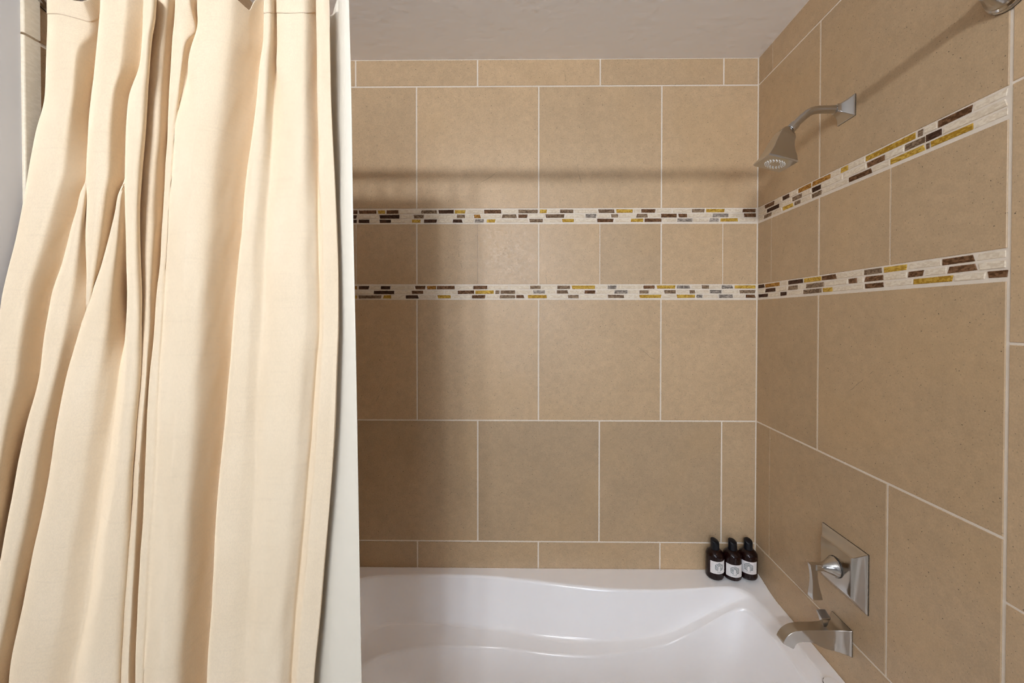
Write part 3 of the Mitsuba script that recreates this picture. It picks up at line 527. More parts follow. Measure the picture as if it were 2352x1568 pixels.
-1712 -857 1387 -1682 -871 1389 -1658 -873 1390 -1644 -867 1389 -1651 -848 1386 -1659 -828 1384 -1658 -822 1383 -1635 -841 1385 -1621 -857 1388 -1604 -866 1389 -1593 -869 1389 -1584 -866 1389 -1588 -854 1387 -1592 -841 1385 -1591 -836 1385 -1574 -851 1387 -1573 -852 1387 -1572 -854 1387 -1571 -855 1387 -1571 -856 1388 -1570 -858 1388 -1569 -859 1388 -1568 -860 1388 -1567 -861 1388 -1566 -863 1389 -1545 -873 1390 -1526 -876 1390 -1509 -873 1390 -1506 -861 1388 -1503 -849 1387 -1501 -848 1387 -1485 -861 1388 -1468 -874 1390 -1456 -882 1391 -1446 -884 1392 -1440 -880 1391 -1441 -874 1390 -1448 -866 1389 -1470 -850 1387 -1460 -864 1389 -1449 -870 1390 -1441 -872 1390 -1435 -873 1390 -1434 -872 1390 -1437 -866 1389 -1440 -860 1388 -1438 -856 1388 -1432 -863 1389 -1432 -868 1390 -1425 -872 1390 -1419 -872 1390 -1417 -872 1390 -1416 -871 1390 -1415 -870 1390 -1407 -874 1390 -1395 -877 1391 -1382 -880 1391 -1378 -880 1391 -1375 -880 1391 -1354 -871 1390 -1354 -843 1386 -1355 -813 1382 -1350 -805 1381 -1325 -839 1386 -1307 -870 1390 -1294 -880 1392 -1283 -882 1392 -1272 -881 1392 -1266 -876 1391 -1260 -871 1390 -1256 -871 1390 -1247 -873 1391 -1236 -876 1391 -1219 -876 1391 -1203 -876 1391 -1191 -873 1391 -1185 -866 1390 -1179 -860 1389 -1179 -855 1388 -1175 -856 1389 -1169 -860 1389 -1166 -863 1389 -1164 -864 1390 -1156 -863 1389 -1149 -861 1389 -1142 -861 1389
-1707 -866 1286 -1679 -880 1290 -1660 -882 1291 -1652 -876 1289 -1665 -856 1283 -1679 -836 1276 -1678 -829 1274 -1655 -848 1280 -1639 -864 1285 -1622 -874 1288 -1611 -876 1289 -1602 -872 1288 -1607 -860 1284 -1612 -847 1280 -1611 -841 1278 -1593 -856 1283 -1592 -858 1283 -1591 -859 1284 -1590 -860 1284 -1589 -862 1285 -1588 -863 1285 -1587 -864 1286 -1585 -866 1286 -1584 -867 1286 -1583 -869 1287 -1562 -878 1290 -1542 -881 1291 -1523 -877 1290 -1517 -867 1287 -1511 -855 1283 -1506 -857 1284 -1491 -867 1287 -1474 -879 1290 -1463 -885 1292 -1454 -887 1293 -1447 -883 1292 -1447 -877 1290 -1453 -869 1288 -1476 -853 1283 -1465 -868 1287 -1454 -874 1289 -1446 -875 1289 -1440 -877 1290 -1439 -875 1289 -1442 -869 1287 -1445 -862 1286 -1443 -858 1284 -1436 -866 1287 -1437 -871 1288 -1430 -875 1289 -1424 -876 1290 -1421 -875 1290 -1419 -874 1289 -1418 -873 1289 -1411 -877 1290 -1399 -880 1291 -1386 -882 1292 -1382 -883 1292 -1379 -883 1292 -1359 -874 1289 -1361 -846 1281 -1363 -816 1272 -1358 -808 1269 -1333 -842 1280 -1314 -873 1289 -1301 -883 1292 -1289 -885 1293 -1277 -884 1293 -1269 -880 1292 -1262 -875 1290 -1259 -875 1290 -1250 -877 1291 -1240 -879 1292 -1223 -880 1292 -1208 -879 1292 -1197 -876 1291 -1191 -870 1289 -1185 -863 1287 -1185 -858 1285 -1181 -860 1286 -1175 -863 1287 -1172 -866 1288 -1170 -867 1288 -1160 -866 1288 -1153 -864 1287 -1145 -864 1287
-1709 -868 1197 -1682 -882 1203 -1666 -884 1204 -1662 -878 1201 -1678 -858 1192 -1695 -838 1183 -1695 -831 1180 -1671 -850 1189 -1655 -866 1196 -1637 -876 1201 -1626 -878 1202 -1616 -874 1200 -1621 -861 1194 -1627 -848 1188 -1626 -842 1186 -1608 -858 1193 -1607 -859 1193 -1605 -860 1194 -1604 -862 1195 -1603 -863 1195 -1602 -865 1196 -1601 -866 1196 -1599 -867 1197 -1598 -869 1198 -1597 -870 1198 -1575 -880 1203 -1555 -882 1204 -1536 -878 1202 -1530 -868 1198 -1525 -857 1193 -1519 -859 1194 -1504 -868 1198 -1486 -880 1203 -1474 -886 1206 -1464 -888 1207 -1454 -884 1205 -1454 -878 1203 -1460 -870 1199 -1483 -854 1192 -1472 -868 1198 -1460 -874 1201 -1453 -876 1202 -1446 -877 1203 -1445 -875 1202 -1448 -869 1199 -1452 -863 1196 -1449 -858 1194 -1443 -866 1198 -1443 -871 1200 -1435 -875 1202 -1429 -876 1202 -1426 -876 1202 -1424 -875 1201 -1423 -874 1201 -1416 -877 1203 -1404 -880 1204 -1392 -883 1205 -1388 -884 1206 -1385 -884 1206 -1366 -875 1202 -1369 -846 1189 -1372 -816 1175 -1368 -808 1172 -1341 -843 1187 -1322 -874 1202 -1308 -884 1206 -1296 -886 1207 -1282 -885 1207 -1274 -881 1205 -1266 -877 1203 -1263 -876 1203 -1254 -878 1204 -1244 -880 1205 -1228 -881 1205 -1213 -880 1205 -1203 -877 1204 -1197 -871 1201 -1192 -864 1198 -1192 -860 1196 -1187 -861 1197 -1181 -864 1198 -1178 -867 1199 -1176 -868 1200 -1166 -867 1199 -1158 -866 1199 -1151 -864 1198
-1715 -868 1093 -1690 -882 1102 -1677 -884 1103 -1675 -879 1100 -1690 -862 1090 -1706 -845 1079 -1705 -839 1076 -1686 -854 1085 -1676 -866 1092 -1658 -876 1098 -1647 -878 1100 -1639 -874 1097 -1645 -861 1089 -1652 -847 1081 -1652 -842 1077 -1633 -857 1087 -1631 -859 1088 -1630 -860 1089 -1629 -862 1090 -1628 -863 1091 -1626 -864 1092 -1625 -866 1093 -1624 -867 1093 -1622 -869 1094 -1621 -870 1095 -1598 -880 1101 -1576 -882 1103 -1555 -879 1101 -1548 -868 1095 -1540 -857 1088 -1535 -859 1089 -1518 -869 1095 -1500 -880 1102 -1487 -886 1106 -1475 -888 1107 -1463 -884 1105 -1461 -878 1101 -1467 -870 1096 -1490 -854 1086 -1478 -869 1095 -1467 -875 1099 -1459 -876 1100 -1453 -878 1101 -1451 -876 1100 -1455 -869 1096 -1458 -863 1092 -1456 -858 1089 -1449 -866 1094 -1449 -871 1097 -1442 -876 1100 -1435 -877 1101 -1432 -876 1100 -1431 -875 1100 -1429 -874 1099 -1422 -877 1101 -1410 -880 1103 -1398 -883 1105 -1394 -884 1105 -1391 -884 1106 -1372 -874 1100 -1376 -846 1082 -1379 -816 1063 -1375 -808 1058 -1348 -842 1080 -1328 -874 1100 -1314 -884 1106 -1302 -886 1108 -1288 -885 1107 -1279 -882 1105 -1271 -878 1102 -1268 -877 1102 -1260 -879 1103 -1250 -881 1105 -1235 -882 1105 -1221 -881 1105 -1211 -878 1103 -1205 -872 1099 -1201 -865 1095 -1201 -860 1092 -1197 -862 1093 -1191 -865 1095 -1187 -868 1097 -1185 -869 1098 -1175 -868 1097 -1167 -866 1096 -1160 -865 1095
-1720 -870 998 -1698 -882 1007 -1688 -884 1009 -1686 -880 1006 -1699 -867 995 -1712 -853 985 -1711 -848 980 -1698 -858 989 -1693 -866 995 -1675 -876 1003 -1664 -878 1005 -1658 -874 1001 -1666 -861 991 -1674 -847 980 -1675 -842 976 -1655 -857 989 -1653 -859 990 -1652 -860 991 -1651 -862 992 -1649 -863 993 -1648 -864 994 -1647 -866 995 -1645 -867 996 -1644 -869 997 -1642 -870 999 -1619 -880 1006 -1595 -882 1008 -1572 -879 1006 -1563 -868 998 -1555 -857 989 -1548 -859 991 -1531 -869 999 -1512 -880 1008 -1498 -886 1012 -1485 -888 1014 -1471 -884 1011 -1469 -878 1006 -1473 -870 1000 -1497 -854 987 -1485 -869 999 -1474 -875 1004 -1466 -876 1005 -1459 -878 1006 -1457 -876 1005 -1461 -868 999 -1465 -861 993 -1463 -857 990 -1455 -866 997 -1454 -872 1002 -1447 -876 1005 -1440 -877 1006 -1437 -876 1005 -1436 -875 1005 -1435 -874 1004 -1428 -878 1006 -1416 -881 1009 -1404 -883 1011 -1400 -884 1012 -1397 -884 1012 -1379 -874 1004 -1383 -846 982 -1387 -816 958 -1383 -808 952 -1355 -842 980 -1335 -874 1004 -1321 -884 1012 -1308 -886 1014 -1294 -885 1013 -1285 -882 1011 -1276 -878 1008 -1273 -878 1008 -1265 -879 1009 -1256 -882 1011 -1242 -882 1012 -1228 -882 1011 -1219 -879 1009 -1214 -872 1004 -1210 -866 999 -1210 -861 996 -1205 -863 997 -1199 -866 999 -1196 -869 1002 -1194 -870 1003 -1183 -869 1002 -1176 -867 1001 -1168 -866 999
-1721 -874 899 -1705 -883 908 -1699 -884 909 -1697 -881 906 -1705 -873 899 -1714 -865 890 -1713 -860 886 -1708 -865 890 -1712 -866 892 -1694 -876 901 -1683 -878 903 -1677 -874 899 -1686 -861 887 -1695 -847 874 -1696 -841 868 -1675 -857 884 -1674 -859 885 -1672 -860 886 -1671 -861 888 -1669 -863 889 -1668 -864 891 -1666 -866 892 -1665 -867 893 -1663 -869 895 -1662 -870 896 -1638 -880 905 -1614 -882 908 -1592 -879 905 -1583 -868 895 -1575 -858 885 -1568 -859 887 -1549 -869 896 -1528 -880 907 -1513 -886 913 -1497 -888 915 -1479 -884 911 -1475 -878 906 -1479 -870 898 -1502 -854 883 -1490 -869 897 -1479 -875 903 -1471 -877 904 -1463 -878 906 -1462 -876 904 -1466 -868 897 -1470 -861 889 -1468 -856 885 -1460 -866 894 -1457 -872 901 -1451 -876 904 -1445 -877 905 -1442 -877 905 -1441 -876 904 -1441 -874 902 -1434 -878 906 -1422 -881 909 -1410 -883 911 -1406 -884 912 -1403 -884 912 -1385 -874 903 -1390 -846 876 -1394 -815 847 -1390 -807 839 -1362 -842 873 -1341 -874 903 -1327 -884 913 -1314 -886 915 -1300 -885 914 -1291 -882 911 -1281 -879 909 -1278 -878 908 -1271 -880 910 -1262 -882 912 -1248 -883 913 -1234 -882 912 -1225 -879 910 -1220 -873 904 -1217 -867 898 -1217 -862 893 -1213 -863 894 -1207 -867 898 -1203 -870 901 -1201 -871 902 -1192 -869 901 -1185 -868 899 -1178 -866 898
-1694 -896 531 -1683 -902 541 -1681 -902 542 -1680 -901 540 -1684 -898 534 -1688 -894 528 -1686 -890 523 -1686 -891 524 -1695 -889 520 -1684 -895 530 -1678 -896 533 -1675 -893 527 -1684 -883 511 -1694 -872 493 -1697 -868 486 -1681 -880 505 -1680 -881 507 -1678 -882 508 -1677 -883 510 -1676 -884 512 -1675 -885 513 -1674 -886 515 -1673 -886 516 -1672 -887 518 -1670 -888 520 -1646 -898 536 -1622 -900 540 -1599 -897 535 -1591 -887 519 -1583 -876 502 -1575 -878 505 -1556 -888 520 -1533 -899 539 -1516 -904 548 -1499 -906 552 -1477 -902 546 -1472 -896 536 -1475 -888 523 -1499 -872 497 -1485 -888 523 -1474 -894 533 -1466 -896 535 -1458 -897 538 -1456 -895 534 -1461 -887 521 -1467 -878 507 -1467 -874 500 -1456 -885 518 -1450 -893 532 -1446 -896 536 -1442 -896 537 -1440 -896 536 -1440 -895 534 -1440 -894 532 -1434 -897 537 -1423 -899 542 -1411 -902 546 -1407 -902 547 -1404 -902 547 -1388 -893 532 -1394 -864 485 -1400 -834 436 -1396 -825 423 -1367 -860 480 -1345 -892 532 -1331 -902 548 -1319 -904 552 -1305 -904 551 -1296 -901 546 -1288 -898 542 -1285 -898 541 -1277 -900 545 -1268 -902 549 -1254 -903 551 -1241 -902 550 -1232 -899 545 -1228 -893 535 -1224 -887 525 -1225 -882 517 -1221 -883 519 -1215 -887 525 -1212 -890 530 -1210 -891 532 -1202 -890 530 -1196 -888 528 -1190 -887 526
"""
NL = 19
C = np.array(CURTAIN.split(), float).reshape(NL, -1, 3) / 1000
C[:, :, 0] = np.maximum(C[:, :, 0], -W + .006 + .004 * np.arange(C.shape[1]) / 80)
lv = C[:, :, 2].mean(1)                      # mean height of each control row, top first
s = (lv[0] - lv) / (lv[0] - lv[-1])
PER = 9
u_at = np.linspace(0, C.shape[1] - 1, (C.shape[1] - 1) * PER + 1)
dense = PchipInterpolator(np.arange(C.shape[1]), C, axis=1)(u_at)
dense = gaussian_filter1d(dense, 3.2, axis=1, mode="nearest")
v_at = np.unique(np.r_[np.linspace(0, .06, 40), np.linspace(.06, .75, 230), np.linspace(.75, 1, 40)])
S = PchipInterpolator(s, dense, axis=0)(v_at)
S = gaussian_filter1d(S, 2.0, axis=0, mode="nearest")
S[-1, :, 2] = .075
# the top edge sags between two hooks
dip = np.interp(u_at, [58.6, 59.35, 60.15, 60.5, 60.9], [0, .004, .022, .005, 0])
fall = np.clip(1 - (S[0, :, 2].mean() - S[:, :, 2]) / .09, 0, 1)
S[:, :, 2] -= dip[None] * fall
# creases and ripples of the hanging cloth
arc = np.concatenate([np.zeros((len(S), 1)), np.cumsum(np.linalg.norm(np.diff(S, axis=1), axis=2), axis=1)], 1).mean(0)
UV = np.stack([np.broadcast_to(arc[None], S.shape[:2]), S[:1, :, 2].max() - S[:, :, 2]], -1)
n_u, n_v = np.gradient(S, axis=1), np.gradient(S, axis=0)
N = np.cross(n_u, n_v)
N /= np.linalg.norm(N, axis=2, keepdims=True) + 1e-9
N[N[..., 1].mean() * np.ones(N.shape[:2]) > 0] *= -1
q3 = np.stack([UV[..., 0] * 11, UV[..., 1] * 3.2, UV[..., 0] * 0], -1)
q4 = np.stack([UV[..., 0] * 34 + UV[..., 1] * 9, UV[..., 1] * 7, UV[..., 0] * 0 + 3], -1)
for dx, dz, rx_, rz_, deep_, u0, u1 in ((-1.588, 1.968, .022, .034, .024, 2, 7), (-1.392, 1.948, .012, .022, .016, 46, 57)):   # hollows between the pleats under the header
    g = np.exp(-((S[..., 0] - dx) / rx_) ** 2 - ((S[..., 2] - dz) / rz_) ** 2)
    g[:, :u0 * PER] = 0
    g[:, u1 * PER:] = 0
    S[..., 1] += deep_ * gaussian_filter1d(g, 4, axis=1)
S = S + N * (.0045 * (meshkit.fbm(q3, 2, 3) - .5) + .0022 * (meshkit.fbm(q4, 2, 5) - .5))[..., None]


def cloth(P, uv, thick, bsdf, name, parent=None, lift=0.0):
    """A sheet with two faces and closed edges."""
    nu, nv = np.gradient(P, axis=1), np.gradient(P, axis=0)
    n = np.cross(nu, nv)
    n /= np.linalg.norm(n, axis=2, keepdims=True) + 1e-9
    if n[..., 1].mean() > 0:
        n = -n
    F, B = P + n * lift, P + n * (lift - thick)
    v, q = grid(F)
    r, c = P.shape[:2]
    m = r * c
    back = q[:, ::-1] + m
    idx = np.arange(m).reshape(r, c)
    loop = np.r_[idx[0], idx[1:, -1], idx[-1, :-1][::-1], idx[1:-1, 0][::-1]]
    nx = np.roll(loop, -1)
    V = np.vstack([v, B.reshape(-1, 3)])
    Q = np.vstack([q, back, np.stack([nx, loop, loop + m, nx + m], 1)])
    me = mesh(V, Q)
    if me.face_normals[len(q) // 2][1] > 0 and P is not None:
        pass
    return put(name, me, bsdf, parent, True, np.vstack([uv.reshape(-1, 2)] * 2))


cloth(S, UV, .0012, "m_cloth", "shower_curtain")
hem0 = int(round((10 * 8 + .4) * PER))
cloth(S[:, hem0:], UV[:, hem0:] + [3.3, 0], .0032, "m_cloth", "side_hem", "shower_curtain", .0011)
top_rows = int(np.searchsorted(v_at, .0185))
hd = np.r_[0:int(8.5 * PER), int(57 * PER):int(72.5 * PER)]
cloth(S[:top_rows, :int(9 * PER)], UV[:top_rows, :int(9 * PER)] + [5.1, 0], .0024, "m_cloth", "header_band", "shower_curtain", .0005)
cloth(S[:top_rows, int(63 * PER):], UV[:top_rows, int(63 * PER):] + [7.1, 0], .0024, "m_cloth", "header_band", "shower_curtain", .0005)
tag("shower_curtain", "cream woven fabric shower curtain gathered in deep folds at the left", "curtain")

# the white liner behind it, its right edge showing beside the hem
zt, zb = 2.03, .12
zs = np.linspace(zt, zb, 140)
hts = -np.array([zt, EYE - .03, EYE - .60, zb])
xe = -CX + np.interp(-zs, hts, [-.3062, -.2909, -.2777, -.2720])
de = np.interp(-zs, hts, [.6370, .6270, .6150, .6080])
us = np.linspace(0, .50, 160)
P = np.zeros((len(zs), len(us), 3))
deep = np.zeros(P.shape[:2])
ztop = zt - .045 * np.clip((us - .018) / .02, 0, 1)
for k, z in enumerate(zs):
    P[k, :, 2] = zb + (ztop - zb) * (z - zb) / (zt - zb)
    P[k, :, 0] = np.maximum(xe[k] - us, -W + .012 + .004 * (.5 - us))
    row = S[np.argmin(np.abs(S[:, :, 2].mean(1) - z))]
    deep[k] = [row[np.abs(row[:, 0] - x) < .03, 1].max(initial=-9) for x in P[k, :, 0]]
    free = -DB + de[k] + .004 * np.sin(us * 31 + z) * np.clip((us - .05) / .10, 0, 1)
    P[k, :, 1] = np.maximum(free, deep[k] + np.interp(us, [0, .03, .07], [.008, .009, .020]))
sm = gaussian_filter1d(gaussian_filter1d(P[:, :, 1], 2.5, axis=1, mode="nearest"), 4, axis=0, mode="nearest")
P[:, :, 1] = np.maximum(sm, deep + np.interp(us, [0, .03, .07], [.006, .007, .012]))
cloth(P, np.stack([np.broadcast_to(us, P.shape[:2]), zt - P[..., 2]], -1), .0010, "m_liner", "curtain_liner")
tag("curtain_liner", "smooth white shower liner hanging behind the cream curtain's right edge", "shower liner")

# rod, flanges and hooks
FY, FZ = -.7729, EYE + .5744
rx_ = np.linspace(-W + .004, -.004, 81)
tt = (-rx_) / W
bow = .085 * 4 * tt * (1 - tt)
rod = np.stack([rx_, FY - bow, FZ + 0 * tt], 1)
put("tube", tube(rod, .0125, 24), "m_nickel", "curtain_rod", 40)
for xw, ax in ((0, "-x"), (-W, "x")):
    put("shadow_seam", lathe([(.0, .0008), (.0372, .0008), (.0372, .0020), (.0, .0020)], 72, (xw, FY, FZ), ax), "m_dark", "curtain_rod", 30)  # dark disc drawing the seam and contact shadow behind each flange
fl = [(.0, .001), (.0367, .001), (.0367, .004), (.0345, .006), (.0345, .009), (.031, .0115), (.0305, .016), (.026, .020), (.0235, .026), (.019, .034), (.0165, .040), (.0, .040)]
put("flange", lathe(fl, 72, (0, FY, FZ), "-x"), "m_nickel", "curtain_rod", 30)
put("flange", lathe(fl, 72, (-W, FY, FZ), "x"), "m_nickel", "curtain_rod", 30)
tag("curtain_rod", "brushed nickel curtain rod held by a stepped round flange high on the right wall", "curtain rod")
for k, ux in enumerate((-1.625, -1.555, -1.50, -1.455, -1.405, -1.33, -1.245, -1.215, -1.172)):
    tk = -ux / W
    cy, cz = FY - .085 * 4 * tk * (1 - tk), FZ
    ang = np.linspace(0, 2 * math.pi, 37)[:-1]
    low = .040
    ring = np.stack([np.full(36, ux), cy + .021 * np.sin(ang), cz + .0165 - .0315 * (1 - np.cos(ang)) * 1.0], 1)
    put("hook", tube(np.vstack([ring, ring[:1]]), .0017, 10, (1, 0, 0)), "m_nickel", "shower_curtain", 40)

# ------------------------------------------------------------------ shower head
SY, SZ = -.4143, EYE + .5510


def square_rings(sections, frame, n=5):
    """Lofted rounded squares: sections of (along, half u, half v, corner radius, centre u, centre v); frame: origin and the axes along, u, v."""
    o, ax, u, w = (np.asarray(x, float) for x in frame)
    out = []
    for a, hu, hv, r, cu, cv in sections:
        P2 = rounded_square(hu, hv, r, n)
        out.append(o + a * ax + (P2[:, :1] + cu) * u + (P2[:, 1:] + cv) * w)
    return loft(out)


wall_r = ((0, SY, SZ), (-1, 0, 0), (0, -1, 0), (0, 0, 1))
put("shadow_seam", square_rings([(.0002, .0299, .0285, .0012, 0, 0), (.0014, .0299, .0285, .0012, 0, 0)], wall_r), "m_dark", "shower_fixture", 30)  # thin dark sheet standing in for the contact shadow round the flange
sec = [(.0012, .0296, .0282, .0012, 0, 0), (.0026, .0296, .0282, .0012, 0, 0), (.0032, .0284, .0270, .001, 0, 0)]
for tq in np.linspace(0, 1, 14):
    h = .0115 + .0160 * (1 - tq) ** 2.1
    sec.append((.0034 + .0290 * tq, h, h * .96, .001 + .0045 * tq ** 3, 0, .0025 * tq))
put("flange", square_rings(sec, wall_r), "m_nickel", "shower_fixture", 35)
ctrl = [(-.028, .5535), (-.05, .5537), (-.070, .5533), (-.085, .5515), (-.099, .5463), (-.111, .5378), (-.122, .528), (-.134, .516), (-.150, .5000)]
arm = smooth_path([(x, SY, EYE + z) for x, z in ctrl], 48)
put("arm", tube(arm, .0098, 28), "m_nickel", "shower_fixture", 50)
dirn = np.array([-.70, 0, -.714])
e0 = arm[-1] - dirn * .021
put("collar", tube([e0, e0 + dirn * .001, e0 + dirn * .002, e0 + dirn * .019, e0 + dirn * .021], [.0098, .0112, .0120, .0120, .0108], 32), "m_nickel", "shower_fixture", 40)
tilt = math.radians(14.6)
u_ax = np.array([math.cos(tilt), 0, -math.sin(tilt)])         # in the plate: from its far side towards the wall
n_ax = np.array([-math.sin(tilt), 0, -math.cos(tilt)])        # the way the water falls
face = np.array([-.1900, SY, EYE + .4088])
neck = np.array([-.1525, SY, EYE + .5020])


def head_rings():
    out = []
    rows = [(0, .0085, .0085), (.06, .0105, .0105), (.10, .0150, .0150), (.20, .0200, .0195), (.30, .0214, .0208), (.45, .0236, .0228), (.60, .0264, .0254), (.75, .0300, .0290), (.88, .0340, .0328), (.96, .0362, .0352), (1.0, .0370, .0360)]
    for k, hu, hv in rows:
        c = neck + (face - n_ax * .005 - neck) * k + np.array([-.006, 0, 0]) * math.sin(math.pi * min(1, k * 1.3)) * .8
        b = min(1, k * 1.15)
        ta = math.radians(40) * (1 - b) + tilt * b
        uu = np.array([math.cos(ta), 0, -math.sin(ta)])
        P2 = rounded_square(hu, hv, min(.0009 + .008 * (1 - min(1, k / .10)), hu * .95), 4)
        out.append(c + P2[:, :1] * uu + P2[:, 1:] * np.array([0, 1.0, 0]))
    return out


put("bell", loft(head_rings()), "m_nickel", "shower_fixture", 24)
plate = square_rings([(-.0052, .0378, .0370, .0015, 0, 0), (-.0046, .0385, .0376, .0015, 0, 0), (-.0012, .0385, .0376, .0015, 0, 0), (0, .0374, .0366, .0012, 0, 0)], (face, n_ax, u_ax, (0, 1, 0)))
put("face_plate", plate, "m_nickel", "shower_fixture", 30)
noz = []
for r, m in ((.0235, 20), (.0190, 16), (.0145, 12)):
    for k in range(m):
        a = 2 * math.pi * k / m + r * 90
        c = face + u_ax * r * math.cos(a) + np.array([0, r * math.sin(a), 0])
        d = lathe([(.0, -.001), (.00165, -.001), (.0015, .0012), (.0009, .0021), (.0, .0023)], 8)
        Rm = np.eye(4)
        Rm[:3, 0], Rm[:3, 1], Rm[:3, 2], Rm[:3, 3] = u_ax, np.cross(n_ax, u_ax), n_ax, c
        d.apply_transform(Rm)
        noz.append(d)
put("spray_nozzles", join(*noz), "m_nozzle", "shower_fixture", 40)
tag("shower_fixture", "square brushed nickel shower head on a bent arm high on the right wall", "shower head")
tag("shower_fixture__spray_nozzles", "ring of small white spray nozzles", kind="stuff")

# ------------------------------------------------------------------ mixing valve
VY, VZ = -.4200, EYE - .6690
put("shadow_seam", square_rings([(.0002, .0781, .0766, .0012, 0, 0), (.0014, .0781, .0766, .0012, 0, 0)], ((0, VY, VZ), (-1, 0, 0), (0, -1, 0), (0, 0, 1))), "m_dark", "shower_valve", 30)  # dark sheet that paints the shadow line round the valve plate
sec = [(.0012, .0775, .0760, .0012, 0, 0), (.0026, .0775, .0760, .0012, 0, 0), (.0036, .0760, .0745, .0010, 0, 0), (.0050, .0752, .0737, .0010, 0, 0), (.0060, .0738, .0723, .0010, 0, 0)]
for tq in np.linspace(0, 1, 10):
    h = .0540 + .0190 * (1 - tq) ** 1.25
    sec.append((.0066 + .0152 * tq, h, h * .985, .001, 0, 0))
sec += [(.0238, .0530, .0522, .001, 0, 0), (.0246, .0516, .0508, .001, 0, 0)]
put("plate", square_rings(sec, ((0, VY, VZ), (-1, 0, 0), (0, -1, 0), (0, 0, 1))), "m_nickel", "shower_valve", 28)
HZ_ = EYE - .6715
put("seal", lathe([(.0, .0240), (.0268, .0240), (.0268, .0264), (.0, .0264)], 48, (0, VY, HZ_), "-x"), "m_dark", "shower_valve", 40)
hub = [(.0, .0255), (.0255, .0258), (.0262, .0272), (.0257, .0288), (.0240, .0304), (.0205, .0360), (.0170, .0430), (.0135, .0510), (.0108, .0590), (.0090, .0670), (.0085, .0730), (.0, .0735)]
put("hub", lathe(hub, 12, (0, VY, HZ_), "-x"), "m_nickel", "shower_valve", 26)
sec = []
for tq in np.linspace(0, 1, 16):
    z = HZ_ + .0085 - .0920 * tq
    xc = -.0845 + .0075 * tq
    hx = .0100 - .0030 * math.sin(math.pi * min(1, tq * 1.15)) + .0028 * tq ** 2
    hy = .0055 + .0050 * tq ** 1.5 - .0012 * math.sin(math.pi * tq)
    sec.append((HZ_ + .0085 - z, hx, hy, .0006, -xc - .0845 + .0, 0))
put("lever", square_rings(sec, ((-.0845, VY, HZ_ + .0085), (0, 0, -1), (-1, 0, 0), (0, 1, 0))), "m_nickel", "shower_valve", 25)
put("lever_neck", square_rings([(.062, .0085, .0085, .004, 0, 0), (.074, .0080, .0082, .003, 0, 0), (.0800, .0060, .0078, .001, 0, 0)], ((0, VY, HZ_), (-1, 0, 0), (0, -1, 0), (0, 0, 1))), "m_nickel", "shower_valve", 30)
tag("shower_valve", "square brushed nickel shower valve plate with a flared lever handle above the tub spout", "shower valve")

# ------------------------------------------------------------------ tub spout
PY = -.4150
T_TOP = [(0, -.8225), (.010, -.8265), (.025, -.8318), (.045, -.8352), (.075, -.8366), (.104, -.8370), (.120, -.8382), (.132, -.8403), (.1440, -.8455), (.1530, -.8520), (.1600, -.8600), (.1650, -.8690), (.1668, -.8740)]
T_BOT = [(0, -.8908), (.010, -.8905), (.025, -.8898), (.045, -.8872), (.0686, -.8802), (.0885, -.8708), (.1000, -.8690), (.1110, -.8690), (.1210, -.8702), (.1290, -.8735), (.1340, -.8790), (.1370, -.8860), (.1400, -.8880)]
HALF = [(0, .0350), (.004, .0338), (.012, .0278), (.022, .0228), (.034, .0192), (.050, .0170), (.075, .0157), (.10, .0152), (.14, .0150), (.17, .0150)]
top = smooth_path(T_TOP, 44)
bot = smooth_path(T_BOT, 44)
hw = np.array(HALF)
rings = []
for a, b in zip(top, bot):
    ha, hb = np.interp(a[0], hw[:, 0], hw[:, 1]), np.interp(b[0], hw[:, 0], hw[:, 1])
    c = .0007
    L = []
    for (x, z), h in ((a, ha), (b, hb)):
        L.append((x, z, h))
    (xa, za, ha), (xb, zb_, hb) = L
    d = np.array([xb - xa, zb_ - za])
    d /= np.linalg.norm(d) + 1e-9
    ring = [(xa, -ha + c, za), (xa, ha - c, za), (xa + d[0] * c, ha, za + d[1] * c)]
    ring += [(xa * (1 - t) + xb * t, ha * (1 - t) + hb * t, za * (1 - t) + zb_ * t) for t in (.33, .66)]
    ring += [(xb - d[0] * c, hb, zb_ - d[1] * c), (xb, hb - c, zb_), (xb, -hb + c, zb_), (xb - d[0] * c, -hb, zb_ - d[1] * c)]
    ring += [(xb * (1 - t) + xa * t, -(hb * (1 - t) + ha * t), zb_ * (1 - t) + za * t) for t in (.33, .66)]
    ring += [(xa + d[0] * c, -ha, za + d[1] * c)]
    rings.append([(-x - .0010, PY + y, EYE + z) for x, y, z in ring])
put("shadow_seam", box((-.0013, PY - .0356, EYE - .8915), (-.0008, PY + .0356, EYE - .8218)), "m_dark", "tub_spout")  # dark strip added as the contact shadow where the spout meets the wall
put("body", loft(rings), "m_nickel", "tub_spout", 32)
kn = [(0, .0030, .0030), (.004, .0036, .0036), (.010, .0058, .0062), (.016, .0068, .0072), (.024, .0083, .0086), (.031, .0104, .0100), (.0345, .0122, .0108)]
rings = []
kax = np.array([-.05, 0, 1.0])
for a, hu, hv in kn:
    P2 = rounded_square(hu, hv, .0006, 2)
    o = np.array([-.0500, -.4165, EYE - .8385]) + kax * a
    slope = .42 * max(0, (a - .026) / .0085)
    rings.append(o + np.column_stack([P2[:, 0], P2[:, 1], slope * P2[:, 1] * .9]))
rings.append(rings[-1] * 1.0 + np.array([0, 0, .0016]))
put("diverter_knob", loft(rings), "m_nickel", "tub_spout", 28)
tag("tub_spout", "slender curved brushed nickel tub spout with a small diverter knob on top", "tub spout")

# ------------------------------------------------------------------ three bottles in the corner
BH, BR = .139, .0312
BPROF = [(.0, .0004), (.026, .0), (.0292, .0012), (.0308, .0042), (BR, .008), (BR, .078), (.0310, .0815), (.0298, .0862), (.0272, .0910), (.0232, .0955), (.0185, .0990), (.0150, .1008), (.0138, .1020), (.0, .1022)]


